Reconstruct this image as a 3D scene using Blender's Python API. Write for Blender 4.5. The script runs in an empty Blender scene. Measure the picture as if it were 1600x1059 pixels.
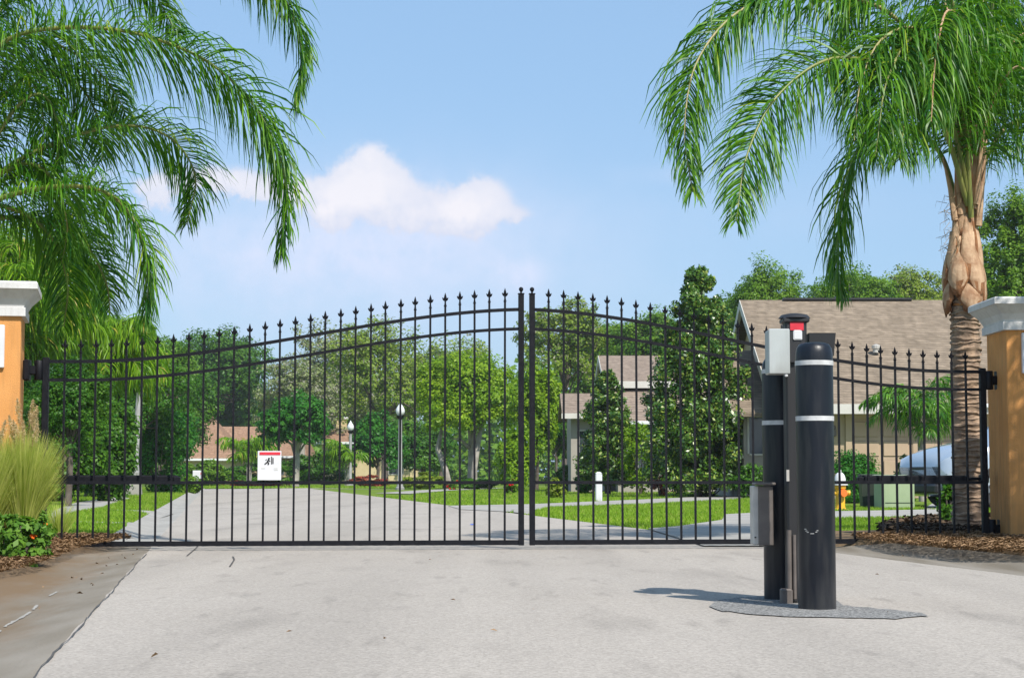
import bpy, math, random
import numpy as np
from mathutils import Vector, Matrix

R = math.radians
SC = bpy.context.scene
COL = SC.collection

# ------------------------------------------------------------------ camera
F = 2800.0            # focal length in photo pixels (photo 1600 wide)
HORIZON = 745.0       # photo row of the horizon
CAM_H = 0.565
PITCH = math.atan((HORIZON - 529.5) / F)
cam_d = bpy.data.cameras.new('camera')
cam_d.sensor_width = 36.0
cam_d.lens = 36.0 * F / 1600.0
cam_d.clip_start = 0.05
cam_d.clip_end = 3000.0
cam = bpy.data.objects.new('camera', cam_d)
COL.objects.link(cam)
cam.location = (0, 0, CAM_H)
cam.rotation_euler = (R(90) + PITCH, 0, 0)
SC.camera = cam

# ------------------------------------------------------------------ exposure
SC.view_settings.view_transform = 'Standard'
SC.view_settings.look = 'None'
SC.view_settings.gamma = 1.0
SC.view_settings.use_curve_mapping = False
SC.view_settings.exposure = 0.62
SC.render.engine = 'CYCLES'
SC.cycles.use_denoising = True
SC.cycles.max_bounces = 8
SC.cycles.transparent_max_bounces = 8

# ------------------------------------------------------------------ sun
SUN_AZ = R(149.0)      # clockwise from +Y
SUN_EL = R(49.0)
to_sun = Vector((math.sin(SUN_AZ) * math.cos(SUN_EL), math.cos(SUN_AZ) * math.cos(SUN_EL), math.sin(SUN_EL)))
sun_d = bpy.data.lights.new('sun', 'SUN')
sun_d.energy = 4.0
sun_d.angle = R(0.5)
sun_d.color = (1.0, 0.95, 0.87)
sun = bpy.data.objects.new('sun', sun_d)
COL.objects.link(sun)
sun.rotation_euler = (-to_sun).to_track_quat('-Z', 'Y').to_euler()

# ------------------------------------------------------------------ sky with fair-weather clouds
W = bpy.data.worlds.new('World')
SC.world = W
W.use_nodes = True
nt = W.node_tree
nt.nodes.clear()


def wn(t, **k):
    n = nt.nodes.new(t)
    for a, b in k.items():
        setattr(n, a, b)
    return n


def wput(inp, v):
    if hasattr(v, 'is_output'):
        nt.links.new(v, inp)
    else:
        inp.default_value = v


def wm(op, a, b=0.0, c=None):
    n = wn('ShaderNodeMath', operation=op)
    wput(n.inputs[0], a)
    wput(n.inputs[1], b)
    if c is not None:
        wput(n.inputs[2], c)
    return n.outputs[0]


sky = wn('ShaderNodeTexSky', sky_type='NISHITA')
sky.sun_disc = False
sky.sun_elevation = SUN_EL
sky.sun_rotation = SUN_AZ
sky.air_density = 1.0
sky.dust_density = 1.2
sky.ozone_density = 2.0
SKY_STRENGTH = 0.100
HAZE = 0.0003
tc = wn('ShaderNodeTexCoord')
sep = wn('ShaderNodeSeparateXYZ')
nt.links.new(tc.outputs['Generated'], sep.inputs[0])
noi = wn('ShaderNodeTexNoise')
noi.inputs['Scale'].default_value = 42.0
noi.inputs['Detail'].default_value = 9.0
noi.inputs['Roughness'].default_value = 0.62
nt.links.new(tc.outputs['Generated'], noi.inputs['Vector'])
noi2 = wn('ShaderNodeTexNoise')
noi2.inputs['Scale'].default_value = 9.0
noi2.inputs['Detail'].default_value = 5.0
nt.links.new(tc.outputs['Generated'], noi2.inputs['Vector'])
nc = wm('SUBTRACT', noi.outputs['Fac'], 0.5)
n2 = wm('SUBTRACT', noi2.outputs['Fac'], 0.5)
az = wm('ARCTAN2', sep.outputs[0], sep.outputs[1])
az = wm('WRAP', az, -math.pi / 7, math.pi / 7)     # the same kind of cloud bank all round the horizon
el = wm('ARCSINE', sep.outputs[2])
az = wm('ADD', az, wm('MULTIPLY', nc, 0.020))
el = wm('ADD', el, wm('MULTIPLY', n2, 0.012))
el_w = wm('ADD', el, wm('MULTIPLY', nc, 0.020))


def blob(px, py, sx, sy, k, e=None):
    a = wm('MULTIPLY', wm('SUBTRACT', az, (px - 800) / F), F / sx)
    b = wm('MULTIPLY', wm('SUBTRACT', el_w if e is None else e, (HORIZON - py) / F), F / sy)
    q = wm('ADD', wm('MULTIPLY', a, a), wm('MULTIPLY', b, b))
    return wm('MULTIPLY', wm('POWER', 2.71828, wm('MULTIPLY', q, -1.0)), k)


acc = None
for bb in ((585, 270, 58, 50, 1.1), (520, 305, 80, 36, 1.0), (640, 335, 135, 40, .95), (745, 312, 54, 46, 1.0),
           (800, 338, 40, 16, .55), (365, 285, 75, 30, .8), (250, 300, 120, 40, .6)):
    b_ = blob(*bb)
    acc = b_ if acc is None else wm('ADD', acc, b_)
dens = wm('ADD', acc, wm('MULTIPLY', wm('MULTIPLY', nc, 3.0), wm('MINIMUM', wm('MULTIPLY', acc, 1.6), 1.0)))
mr = wn('ShaderNodeMapRange', interpolation_type='SMOOTHSTEP')
mr.inputs['From Min'].default_value = 0.30
mr.inputs['From Max'].default_value = 0.82
mr.inputs['To Max'].default_value = 0.86
nt.links.new(dens, mr.inputs['Value'])
haze = None
for bb in ((540, 400, 380, 120, .72), (815, 432, 36, 28, .55), (1060, 268, 70, 14, .14), (660, 350, 180, 60, .25), (1250, 330, 200, 45, .10)):
    b_ = blob(*bb, e=el)
    haze = b_ if haze is None else wm('ADD', haze, b_)
haze = wm('MULTIPLY', haze, wm('ADD', 1.0, wm('MULTIPLY', nc, 1.6)))
tint = wn('ShaderNodeMix', data_type='RGBA')           # milky summer air in the whole sky
tint.inputs[0].default_value = 0.60
nt.links.new(sky.outputs[0], tint.inputs[6])
tint.inputs[7].default_value = (2.35, 3.95, 6.1, 1)
m1 = wn('ShaderNodeMix', data_type='RGBA')
nt.links.new(haze, m1.inputs[0])
nt.links.new(tint.outputs[2], m1.inputs[6])
m1.inputs[7].default_value = (4.9, 5.35, 6.7, 1)
m2 = wn('ShaderNodeMix', data_type='RGBA')
nt.links.new(mr.outputs[0], m2.inputs[0])
nt.links.new(m1.outputs[2], m2.inputs[6])
shade = wn('ShaderNodeMapRange')                       # denser, higher billows catch more sun
nt.links.new(wm('ADD', wm('MULTIPLY', dens, .5), wm('MULTIPLY', wm('SUBTRACT', el_w, .150), 9.0)), shade.inputs['Value'])
shade.inputs['From Min'].default_value = 0.15
shade.inputs['From Max'].default_value = 0.85
mc = wn('ShaderNodeMix', data_type='RGBA')
nt.links.new(shade.outputs[0], mc.inputs[0])
mc.inputs[6].default_value = (4.6, 4.9, 5.9, 1)
mc.inputs[7].default_value = (6.3, 6.1, 6.4, 1)
nt.links.new(mc.outputs[2], m2.inputs[7])
bg = wn('ShaderNodeBackground')
bg.inputs[1].default_value = SKY_STRENGTH
nt.links.new(m2.outputs[2], bg.inputs[0])
wo = wn('ShaderNodeOutputWorld')
nt.links.new(bg.outputs[0], wo.inputs[0])


# ================================================================== helpers
def at(px, py, Y):
    """photo pixel -> world point at distance Y"""
    u = (px - 800) / F
    v = (529.5 - py) / F
    y = math.cos(PITCH) - v * math.sin(PITCH)
    z = math.sin(PITCH) + v * math.cos(PITCH)
    k = Y / y
    return Vector((u * k, Y, CAM_H + z * k))


def gnd(px, py):
    """photo pixel -> point on the ground"""
    u = (px - 800) / F
    v = (529.5 - py) / F
    y = math.cos(PITCH) - v * math.sin(PITCH)
    z = math.sin(PITCH) + v * math.cos(PITCH)
    k = -CAM_H / z
    return (u * k, y * k)


def mat(name, c1, c2=None, scale=8.0, along=None, rough=0.7, bump=0.0, bscale=60.0, metal=0.0, spec=0.5, detail=4.0, thr=(0.35, 0.65), coat=0.0):
    m = bpy.data.materials.new(name)
    m.use_nodes = True
    t = m.node_tree
    b = t.nodes['Principled BSDF']
    b.inputs['Roughness'].default_value = rough
    b.inputs['Metallic'].default_value = metal
    b.inputs['Specular IOR Level'].default_value = spec
    b.inputs['Coat Weight'].default_value = coat
    b.inputs['Base Color'].default_value = (*c1, 1)
    co = t.nodes.new('ShaderNodeTexCoord')
    if c2 is not None:
        n = t.nodes.new('ShaderNodeTexNoise')
        n.inputs['Scale'].default_value = scale
        n.inputs['Detail'].default_value = detail
        vec = co.outputs['Object']
        if along:
            mp = t.nodes.new('ShaderNodeMapping')
            mp.inputs['Rotation'].default_value = (0, 0, -math.atan(.165))
            mp.inputs['Scale'].default_value = (1, along, 1)
            t.links.new(vec, mp.inputs['Vector'])
            vec = mp.outputs[0]
        t.links.new(vec, n.inputs['Vector'])
        r = t.nodes.new('ShaderNodeMapRange')
        r.inputs['From Min'].default_value = thr[0]
        r.inputs['From Max'].default_value = thr[1]
        t.links.new(n.outputs['Fac'], r.inputs['Value'])
        x = t.nodes.new('ShaderNodeMix')
        x.data_type = 'RGBA'
        t.links.new(r.outputs[0], x.inputs[0])
        x.inputs[6].default_value = (*c1, 1)
        x.inputs[7].default_value = (*c2, 1)
        t.links.new(x.outputs[2], b.inputs['Base Color'])
    if bump > 0:
        n = t.nodes.new('ShaderNodeTexNoise')
        n.inputs['Scale'].default_value = bscale
        n.inputs['Detail'].default_value = 5.0
        t.links.new(co.outputs['Object'], n.inputs['Vector'])
        bp = t.nodes.new('ShaderNodeBump')
        bp.inputs['Strength'].default_value = bump
        bp.inputs['Distance'].default_value = 0.01
        t.links.new(n.outputs['Fac'], bp.inputs['Height'])
        t.links.new(bp.outputs[0], b.inputs['Normal'])
    return m


def leafmat(name, dark, light, trans=0.35, rough=0.45, accent=None, acc_share=0.06, spec=0.25, patch=0.0):
    """each leaf gets its own tone between two greens; light also comes through it"""
    m = bpy.data.materials.new(name)
    m.use_nodes = True
    t = m.node_tree
    b = t.nodes['Principled BSDF']
    o = t.nodes['Material Output']
    b.inputs['Roughness'].default_value = rough
    b.inputs['Specular IOR Level'].default_value = spec
    g = t.nodes.new('ShaderNodeNewGeometry')
    x = t.nodes.new('ShaderNodeMix')
    x.data_type = 'RGBA'
    x.inputs[6].default_value = (*dark, 1)
    x.inputs[7].default_value = (*light, 1)
    fac = g.outputs['Random Per Island']
    if patch > 0:
        co = t.nodes.new('ShaderNodeTexCoord')
        n = t.nodes.new('ShaderNodeTexNoise')
        n.inputs['Scale'].default_value = patch
        n.inputs['Detail'].default_value = 2
        t.links.new(co.outputs['Object'], n.inputs['Vector'])
        mm = t.nodes.new('ShaderNodeMath')
        mm.operation = 'MULTIPLY_ADD'
        t.links.new(n.outputs['Fac'], mm.inputs[0])
        mm.inputs[1].default_value = 1.6
        mm.inputs[2].default_value = -0.65
        m2_ = t.nodes.new('ShaderNodeMath')
        m2_.operation = 'MULTIPLY_ADD'
        t.links.new(fac, m2_.inputs[0])
        m2_.inputs[1].default_value = 0.6
        t.links.new(mm.outputs[0], m2_.inputs[2])
        m2_.use_clamp = True
        fac2 = m2_.outputs[0]
    else:
        fac2 = fac
    t.links.new(fac2, x.inputs[0])
    colr = x.outputs[2]
    if accent:
        gt = t.nodes.new('ShaderNodeMath')
        gt.operation = 'FRACT'
        ml = t.nodes.new('ShaderNodeMath')
        ml.operation = 'MULTIPLY'
        t.links.new(fac, ml.inputs[0])
        ml.inputs[1].default_value = 37.0
        t.links.new(ml.outputs[0], gt.inputs[0])
        lt = t.nodes.new('ShaderNodeMath')
        lt.operation = 'LESS_THAN'
        t.links.new(gt.outputs[0], lt.inputs[0])
        lt.inputs[1].default_value = acc_share
        y = t.nodes.new('ShaderNodeMix')
        y.data_type = 'RGBA'
        t.links.new(lt.outputs[0], y.inputs[0])
        t.links.new(colr, y.inputs[6])
        y.inputs[7].default_value = (*accent, 1)
        colr = y.outputs[2]
    t.links.new(colr, b.inputs['Base Color'])
    tr = t.nodes.new('ShaderNodeBsdfTranslucent')
    sat = t.nodes.new('ShaderNodeMix')
    sat.data_type = 'RGBA'
    sat.blend_type = 'MULTIPLY'
    sat.inputs[0].default_value = 1.0
    t.links.new(colr, sat.inputs[6])
    sat.inputs[7].default_value = (1.25, 1.35, 0.55, 1)
    t.links.new(sat.outputs[2], tr.inputs[0])
    mx = t.nodes.new('ShaderNodeMixShader')
    mx.inputs[0].default_value = trans
    t.links.new(b.outputs[0], mx.inputs[1])
    t.links.new(tr.outputs[0], mx.inputs[2])
    t.links.new(mx.outputs[0], o.inputs[0])
    return m


class MB:
    def __init__(s):
        s.v, s.f, s.m = [], [], []

    def add(s, vs, fs, mi=0):
        o = len(s.v)
        s.v += [tuple(p) for p in vs]
        s.f += [tuple(i + o for i in f) for f in fs]
        s.m += [mi] * len(fs)
        return s

    def box(s, c, d, mi=0, rz=0.0, taper=1.0):
        hx, hy, hz = d[0] / 2, d[1] / 2, d[2] / 2
        ca, sa = math.cos(rz), math.sin(rz)
        vs = []
        for z, k in ((-hz, 1.0), (hz, taper)):
            for x, y in ((-hx, -hy), (hx, -hy), (hx, hy), (-hx, hy)):
                x, y = x * k, y * k
                vs.append((c[0] + x * ca - y * sa, c[1] + x * sa + y * ca, c[2] + z))
        return s.add(vs, [(3, 2, 1, 0), (4, 5, 6, 7), (0, 1, 5, 4), (1, 2, 6, 5), (2, 3, 7, 6), (3, 0, 4, 7)], mi)

    def bevbox(s, c, d, b, mi=0, rz=0.0):
        """box with chamfered vertical edges and top/bottom rims"""
        hx, hy, hz = d[0] / 2, d[1] / 2, d[2] / 2
        ca, sa = math.cos(rz), math.sin(rz)
        rings = []
        for z, i in ((-hz, b), (-hz + b, 0), (hz - b, 0), (hz, b)):
            q = []
            X, Y = hx - i, hy - i
            for x, y in ((-X + b, -Y), (X - b, -Y), (X, -Y + b), (X, Y - b), (X - b, Y), (-X + b, Y), (-X, Y - b), (-X, -Y + b)):
                q.append((c[0] + x * ca - y * sa, c[1] + x * sa + y * ca, c[2] + z))
            rings.append(q)
        return s.loft(rings, mi)

    def loft(s, rings, mi=0, caps=True, closed=True):
        n = len(rings[0])
        vs = [p for r in rings for p in r]
        fs = []
        for i in range(len(rings) - 1):
            for j in range(n if closed else n - 1):
                k = (j + 1) % n
                fs.append((i * n + j, i * n + k, (i + 1) * n + k, (i + 1) * n + j))
        if caps:
            fs.append(tuple(range(n - 1, -1, -1)))
            fs.append(tuple((len(rings) - 1) * n + j for j in range(n)))
        return s.add(vs, fs, mi)

    def lathe(s, prof, n=16, c=(0, 0, 0), mi=0):
        rings = []
        for r, z in prof:
            rings.append([(c[0] + r * math.cos(2 * math.pi * j / n), c[1] + r * math.sin(2 * math.pi * j / n), c[2] + z) for j in range(n)])
        return s.loft(rings, mi)

    def tube(s, pts, rad, n=6, mi=0):
        pts = [Vector(p) for p in pts]
        rings = []
        for i, p in enumerate(pts):
            t = (pts[min(i + 1, len(pts) - 1)] - pts[max(i - 1, 0)]).normalized()
            a = Vector((0, 0, 1)) if abs(t.z) < 0.9 else Vector((1, 0, 0))
            u = t.cross(a).normalized()
            w = u.cross(t)
            r = rad[i] if hasattr(rad, '__len__') else rad
            rings.append([tuple(p + (u * math.cos(2 * math.pi * j / n) + w * math.sin(2 * math.pi * j / n)) * r) for j in range(n)])
        return s.loft(rings, mi)

    def prism(s, poly, z0, z1, mi=0):
        n = len(poly)
        vs = [(x, y, z0) for x, y in poly] + [(x, y, z1) for x, y in poly]
        fs = [tuple(range(n - 1, -1, -1)), tuple(range(n, 2 * n))]
        fs += [(i, (i + 1) % n, n + (i + 1) % n, n + i) for i in range(n)]
        return s.add(vs, fs, mi)

    def build(s, name, mats, parent=None, smooth=False, loc=None):
        me = bpy.data.meshes.new(name)
        me.from_pydata(s.v, [], s.f)
        mats = mats if isinstance(mats, (list, tuple)) else [mats]
        for m in mats:
            me.materials.append(m)
        if any(s.m):
            me.polygons.foreach_set('material_index', s.m)
        if smooth:
            me.polygons.foreach_set('use_smooth', [True] * len(me.polygons))
            me.set_sharp_from_angle(angle=R(40))
        me.update()
        return link(name, me, parent, loc)


def link(name, me, parent=None, loc=None):
    o = bpy.data.objects.new(name, me)
    COL.objects.link(o)
    if parent is not None:
        o.parent = parent
    if loc is not None:
        o.location = loc
    return o


def tag(o, label=None, cat=None, group=None, kind=None):
    if label:
        o['label'] = label
    if cat:
        o['category'] = cat
    if group:
        o['group'] = group
    if kind:
        o['kind'] = kind
    return o


def thing(name, label, cat, loc=(0, 0, 0), rz=0.0, group=None):
    o = bpy.data.objects.new(name, None)
    COL.objects.link(o)
    o.empty_display_size = 0.1
    o.location = loc
    o.rotation_euler = (0, 0, rz)
    return tag(o, label, cat, group)


def npmesh(name, V, Fq, mats, mi=None, smooth=False):
    """V (n,3) float, Fq (m,k) int"""
    me = bpy.data.meshes.new(name)
    k = Fq.shape[1]
    me.vertices.add(len(V))
    me.vertices.foreach_set('co', np.ascontiguousarray(V, dtype=np.float32).ravel())
    me.loops.add(Fq.size)
    me.loops.foreach_set('vertex_index', np.ascontiguousarray(Fq, dtype=np.int32).ravel())
    me.polygons.add(len(Fq))
    me.polygons.foreach_set('loop_start', np.arange(0, Fq.size, k, dtype=np.int32))
    try:
        me.polygons.foreach_set('loop_total', np.full(len(Fq), k, dtype=np.int32))
    except Exception:
        pass
    for m in (mats if isinstance(mats, (list, tuple)) else [mats]):
        me.materials.append(m)
    if mi is not None:
        me.polygons.foreach_set('material_index', np.asarray(mi, dtype=np.int32))
    if smooth:
        me.polygons.foreach_set('use_smooth', np.ones(len(Fq), dtype=bool))
    me.update(calc_edges=True)
    return me


def unit(a):
    return a / np.maximum(np.linalg.norm(a, axis=-1, keepdims=True), 1e-9)


# ================================================================== materials
M = {}
M['iron'] = mat('black_iron', (.005, .0055, .008), (.010, .010, .013), 25, rough=.5, bump=.1, bscale=180, spec=.18)
M['bollard'] = mat('bollard_sleeve', (.005, .007, .012), (.008, .0105, .017), 4, rough=.36, bump=.06, bscale=90, spec=.35)
def wear(m, dust, amount, zdust):
    """dust and scratches settled on a material (object space, most near the ground)"""
    t = m.node_tree
    b = t.nodes['Principled BSDF']
    src = b.inputs['Base Color'].links[0].from_socket
    co = t.nodes.new('ShaderNodeTexCoord')
    mp = t.nodes.new('ShaderNodeMapping')
    mp.inputs['Scale'].default_value = (9, 9, 1.3)
    t.links.new(co.outputs['Object'], mp.inputs['Vector'])
    n = t.nodes.new('ShaderNodeTexNoise')
    n.inputs['Scale'].default_value = 3
    n.inputs['Detail'].default_value = 8
    t.links.new(mp.outputs[0], n.inputs['Vector'])
    sp = t.nodes.new('ShaderNodeSeparateXYZ')
    t.links.new(co.outputs['Object'], sp.inputs[0])
    zr = t.nodes.new('ShaderNodeMapRange')
    zr.inputs['From Min'].default_value = 0
    zr.inputs['From Max'].default_value = zdust
    zr.inputs['To Min'].default_value = .30
    zr.inputs['To Max'].default_value = 0
    t.links.new(sp.outputs[2], zr.inputs['Value'])
    ad = t.nodes.new('ShaderNodeMath')
    t.links.new(n.outputs['Fac'], ad.inputs[0])
    t.links.new(zr.outputs[0], ad.inputs[1])
    r = t.nodes.new('ShaderNodeMapRange')
    r.inputs['From Min'].default_value = .48
    r.inputs['From Max'].default_value = .80
    r.inputs['To Max'].default_value = amount
    t.links.new(ad.outputs[0], r.inputs['Value'])
    x = t.nodes.new('ShaderNodeMix')
    x.data_type = 'RGBA'
    t.links.new(r.outputs[0], x.inputs[0])
    t.links.new(src, x.inputs[6])
    x.inputs[7].default_value = (*dust, 1)
    t.links.new(x.outputs[2], b.inputs['Base Color'])


wear(M['bollard'], (.12, .115, .105), .22, .16)
M['tape'] = mat('white_tape', (.54, .54, .54), (.42, .42, .42), 30, rough=.45)
M['box_grey'] = mat('grey_enamel', (.43, .46, .45), (.38, .40, .395), 6, rough=.4)
M['dull_metal'] = mat('dull_metal', (.16, .135, .12), (.11, .095, .085), 12, rough=.5, metal=.2)
M['alu'] = mat('pale_metal', (.55, .52, .47), (.42, .40, .37), 12, rough=.5, metal=.1)
M['red'] = mat('red_label', (.62, .03, .05), (.52, .025, .04), 20, rough=.4)
M['white'] = mat('white_paint', (.64, .64, .65), (.57, .57, .58), 5, rough=.5, bump=.08, bscale=40)
M['stone_white'] = mat('white_cornice', (.60, .59, .58), (.51, .50, .49), 4, rough=.7, bump=.2, bscale=90)
M['black_ink'] = mat('black_ink', (.02, .02, .02), rough=.6)
M['grey_ink'] = mat('grey_ink', (.45, .45, .40), rough=.6)
M['stucco'] = mat('orange_stucco', (.66, .315, .105), (.58, .265, .082), 3.5, rough=.85, bump=.55, bscale=150, spec=.2)
wear(M['stucco'], (.30, .17, .07), .55, .6)
wear(M['stone_white'], (.36, .34, .31), .5, .01)
wear(M['box_grey'], (.25, .25, .23), .4, .05)
M['concrete'] = mat('concrete', (.35, .335, .305), (.28, .265, .24), 1.6, rough=.9, bump=.3, bscale=60, spec=.2, detail=8)
M['gutter'] = mat('weathered_gutter', (.25, .225, .19), (.155, .132, .10), 5.0, along=.16, rough=.95, bump=.5, bscale=70, spec=.15, detail=10, thr=(.28, .72))
def washed(m, soil):
    """soil washed over the outer half of the gutter, with a ragged edge"""
    t = m.node_tree
    b = t.nodes['Principled BSDF']
    src = b.inputs['Base Color'].links[0].from_socket
    co = t.nodes.new('ShaderNodeTexCoord')
    sp = t.nodes.new('ShaderNodeSeparateXYZ')
    t.links.new(co.outputs['Object'], sp.inputs[0])
    u = t.nodes.new('ShaderNodeMath')
    u.operation = 'MULTIPLY_ADD'
    t.links.new(sp.outputs[1], u.inputs[0])
    u.inputs[1].default_value = .165
    t.links.new(sp.outputs[0], u.inputs[2])
    n = t.nodes.new('ShaderNodeTexNoise')
    n.inputs['Scale'].default_value = 2.2
    n.inputs['Detail'].default_value = 10
    n.inputs['Roughness'].default_value = .65
    mp = t.nodes.new('ShaderNodeMapping')
    mp.inputs['Scale'].default_value = (1.6, .3, 1)
    t.links.new(co.outputs['Object'], mp.inputs['Vector'])
    t.links.new(mp.outputs[0], n.inputs['Vector'])
    a = t.nodes.new('ShaderNodeMath')
    a.operation = 'MULTIPLY_ADD'
    t.links.new(n.outputs['Fac'], a.inputs[0])
    a.inputs[1].default_value = -.95
    t.links.new(u.outputs[0], a.inputs[2])
    r = t.nodes.new('ShaderNodeMapRange')
    r.inputs['From Min'].default_value = -1.12
    r.inputs['From Max'].default_value = -1.50
    r.inputs['To Max'].default_value = .9
    t.links.new(a.outputs[0], r.inputs['Value'])
    x = t.nodes.new('ShaderNodeMix')
    x.data_type = 'RGBA'
    t.links.new(r.outputs[0], x.inputs[0])
    t.links.new(src, x.inputs[6])
    x.inputs[7].default_value = (*soil, 1)
    t.links.new(x.outputs[2], b.inputs['Base Color'])


washed(M['gutter'], (.165, .108, .060))
M['grass_ground'] = mat('lawn_soil', (.10, .17, .02), (.15, .20, .035), .5, rough=1.0, bump=.6, bscale=40, spec=.05, detail=9)
M['grass'] = leafmat('grass_blades', (.14, .26, .015), (.30, .44, .04), trans=.4, rough=.6, accent=(.36, .34, .10), acc_share=.05, patch=.35)
M['soil'] = mat('bare_soil', (.215, .150, .088), (.14, .10, .06), 9, rough=1.0, bump=.8, bscale=30, spec=.1, detail=8)
M['straw'] = leafmat('pine_straw', (.12, .065, .03), (.31, .195, .105), trans=.05, rough=.8)
M['mulch'] = leafmat('dark_mulch', (.035, .025, .018), (.13, .085, .05), trans=.0, rough=.9)
M['redmulch'] = mat('red_mulch', (.28, .09, .04), (.16, .06, .03), 9, rough=1.0, bump=.8, bscale=20)
M['frond'] = leafmat('palm_leaflets', (.016, .105, .010), (.135, .30, .012), trans=.34, rough=.42, spec=.35, accent=(.28, .38, .03), acc_share=.04)
M['frond_lime'] = leafmat('areca_leaflets', (.075, .21, .006), (.21, .35, .014), trans=.38, rough=.42, accent=(.38, .33, .06), acc_share=.05)
M['rachis'] = mat('palm_rachis', (.14, .19, .04), (.22, .22, .06), 6, rough=.45)
M['rachis_dark'] = mat('palm_petiole', (.24, .24, .08), (.34, .27, .12), 5, rough=.5)
M['trunk_palm'] = mat('palm_trunk', (.40, .28, .19), (.17, .12, .085), 10, rough=.95, bump=1.0, bscale=28, detail=8)
M['boot'] = mat('palm_leaf_base', (.50, .335, .21), (.29, .155, .08), 9, rough=.8, bump=.5, bscale=45, detail=8, thr=(.45, .7))
wear(M['boot'], (.20, .095, .04), .85, .01)
M['boot_rim'] = mat('palm_leaf_base_rim', (.20, .085, .035), (.30, .14, .06), 20, rough=.9, bump=.7, bscale=60)
M['sheath'] = mat('palm_sheath', (.46, .20, .065), (.33, .13, .04), 12, rough=.75, bump=.5, bscale=60)
M['dry'] = mat('dry_fibre', (.36, .26, .15), (.24, .16, .09), 8, rough=.9)
M['bark'] = mat('tree_bark', (.13, .105, .085), (.065, .05, .04), 6, rough=.95, bump=.8, bscale=25, detail=8)
M['bark_pale'] = mat('pale_bark', (.36, .33, .29), (.22, .20, .17), 3, rough=.9, bump=.5, bscale=25, detail=8)
LEAF = {
    'dark': leafmat('dark_green_leaves', (.020, .100, .007), (.105, .225, .014), trans=.33, patch=.5),
    'deep': leafmat('deep_green_leaves', (.014, .115, .010), (.065, .22, .014), trans=.30, patch=.6),
    'mid': leafmat('mid_green_leaves', (.060, .170, .012), (.19, .31, .024), trans=.38, patch=.5),
    'bright': leafmat('bright_green_leaves', (.11, .24, .008), (.29, .42, .020), trans=.42, patch=.6),
    'olive': leafmat('olive_oak_leaves', (.115, .21, .020), (.29, .37, .045), trans=.35, patch=.3, accent=(.20, .20, .13), acc_share=.12),
    'grey': leafmat('grey_mossy_leaves', (.17, .225, .075), (.31, .36, .15), trans=.3, patch=.3, accent=(.26, .25, .20), acc_share=.3),
    'lime': leafmat('lime_hedge_leaves', (.12, .19, .012), (.27, .34, .035), trans=.35),
    'magnolia': leafmat('magnolia_leaves', (.018, .080, .008), (.11, .21, .018), trans=.15, rough=.36, spec=.55, accent=(.25, .31, .05), acc_share=.13),
    'lantana': leafmat('lantana_leaves', (.055, .15, .014), (.15, .28, .03), trans=.35, rough=.5),
    'red': leafmat('red_leaves', (.22, .03, .03), (.36, .10, .04), trans=.3),
}
M['flower'] = leafmat('orange_flowers', (.75, .12, .02), (.85, .28, .03), trans=.3)
M['flower_red'] = leafmat('red_flowers', (.7, .02, .02), (.8, .05, .05), trans=.3)
M['reed'] = leafmat('reed_blades', (.26, .34, .04), (.62, .62, .20), trans=.42, rough=.6)
M['plume'] = leafmat('reed_plumes', (.48, .36, .21), (.66, .52, .34), trans=.35, rough=.9)
M['shingle'] = None
M['wall_tan'] = mat('tan_stucco', (.44, .345, .235), (.40, .31, .21), 2, rough=.9, bump=.3, bscale=30, spec=.2)
M['wall_grey'] = mat('grey_stucco', (.36, .33, .29), (.32, .29, .255), 2, rough=.9, bump=.3, bscale=30, spec=.2)
M['wall_cream'] = mat('cream_stucco', (.56, .46, .27), (.50, .40, .22), 2, rough=.9, bump=.3, bscale=30, spec=.2)
M['trim'] = mat('house_trim', (.56, .54, .49), (.50, .48, .43), 3, rough=.6)
M['gutter_white'] = mat('white_rain_gutter', (.68, .70, .70), rough=.4)
M['glass'] = mat('window_glass', (.03, .04, .05), (.06, .07, .08), .7, rough=.08, spec=.8)
M['door_panel'] = mat('garage_panel', (.42, .31, .21), (.38, .275, .185), 2, rough=.7)
M['hyd_yellow'] = mat('hydrant_yellow', (.72, .42, .02), (.62, .34, .02), 8, rough=.45)
M['hyd_orange'] = mat('hydrant_orange', (.75, .16, .02), rough=.45)
M['pale_green'] = mat('pale_green_enamel', (.30, .37, .22), (.26, .33, .19), 3, rough=.5)
M['dark_green'] = mat('dark_green_enamel', (.020, .032, .022), (.03, .04, .028), 5, rough=.5)
M['lamp_pole'] = mat('grey_lamp_pole', (.30, .30, .29), (.23, .23, .22), 4, rough=.6, bump=.2, bscale=30)
M['globe'] = mat('frosted_globe', (.68, .70, .70), (.60, .62, .62), 3, rough=.25)
M['car'] = mat('silver_car_paint', (.42, .48, .55), rough=.22, metal=.35, coat=.8)
M['car_dark'] = mat('black_plastic', (.018, .018, .02), rough=.5)
M['tyre'] = mat('tyre_rubber', (.02, .02, .02), (.03, .03, .03), 20, rough=.85)
M['rim'] = mat('alloy_rim', (.5, .5, .5), rough=.3, metal=.8)
M['lens'] = mat('headlight_lens', (.62, .64, .66), (.42, .44, .46), 9, rough=.35)
M['amber'] = mat('amber_lens', (.7, .25, .03), rough=.2)
M['blue_paint'] = mat('blue_road_paint', (.03, .10, .55), rough=.7)
M['crack'] = mat('dark_crack', (.07, .065, .06), rough=1.0)


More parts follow.
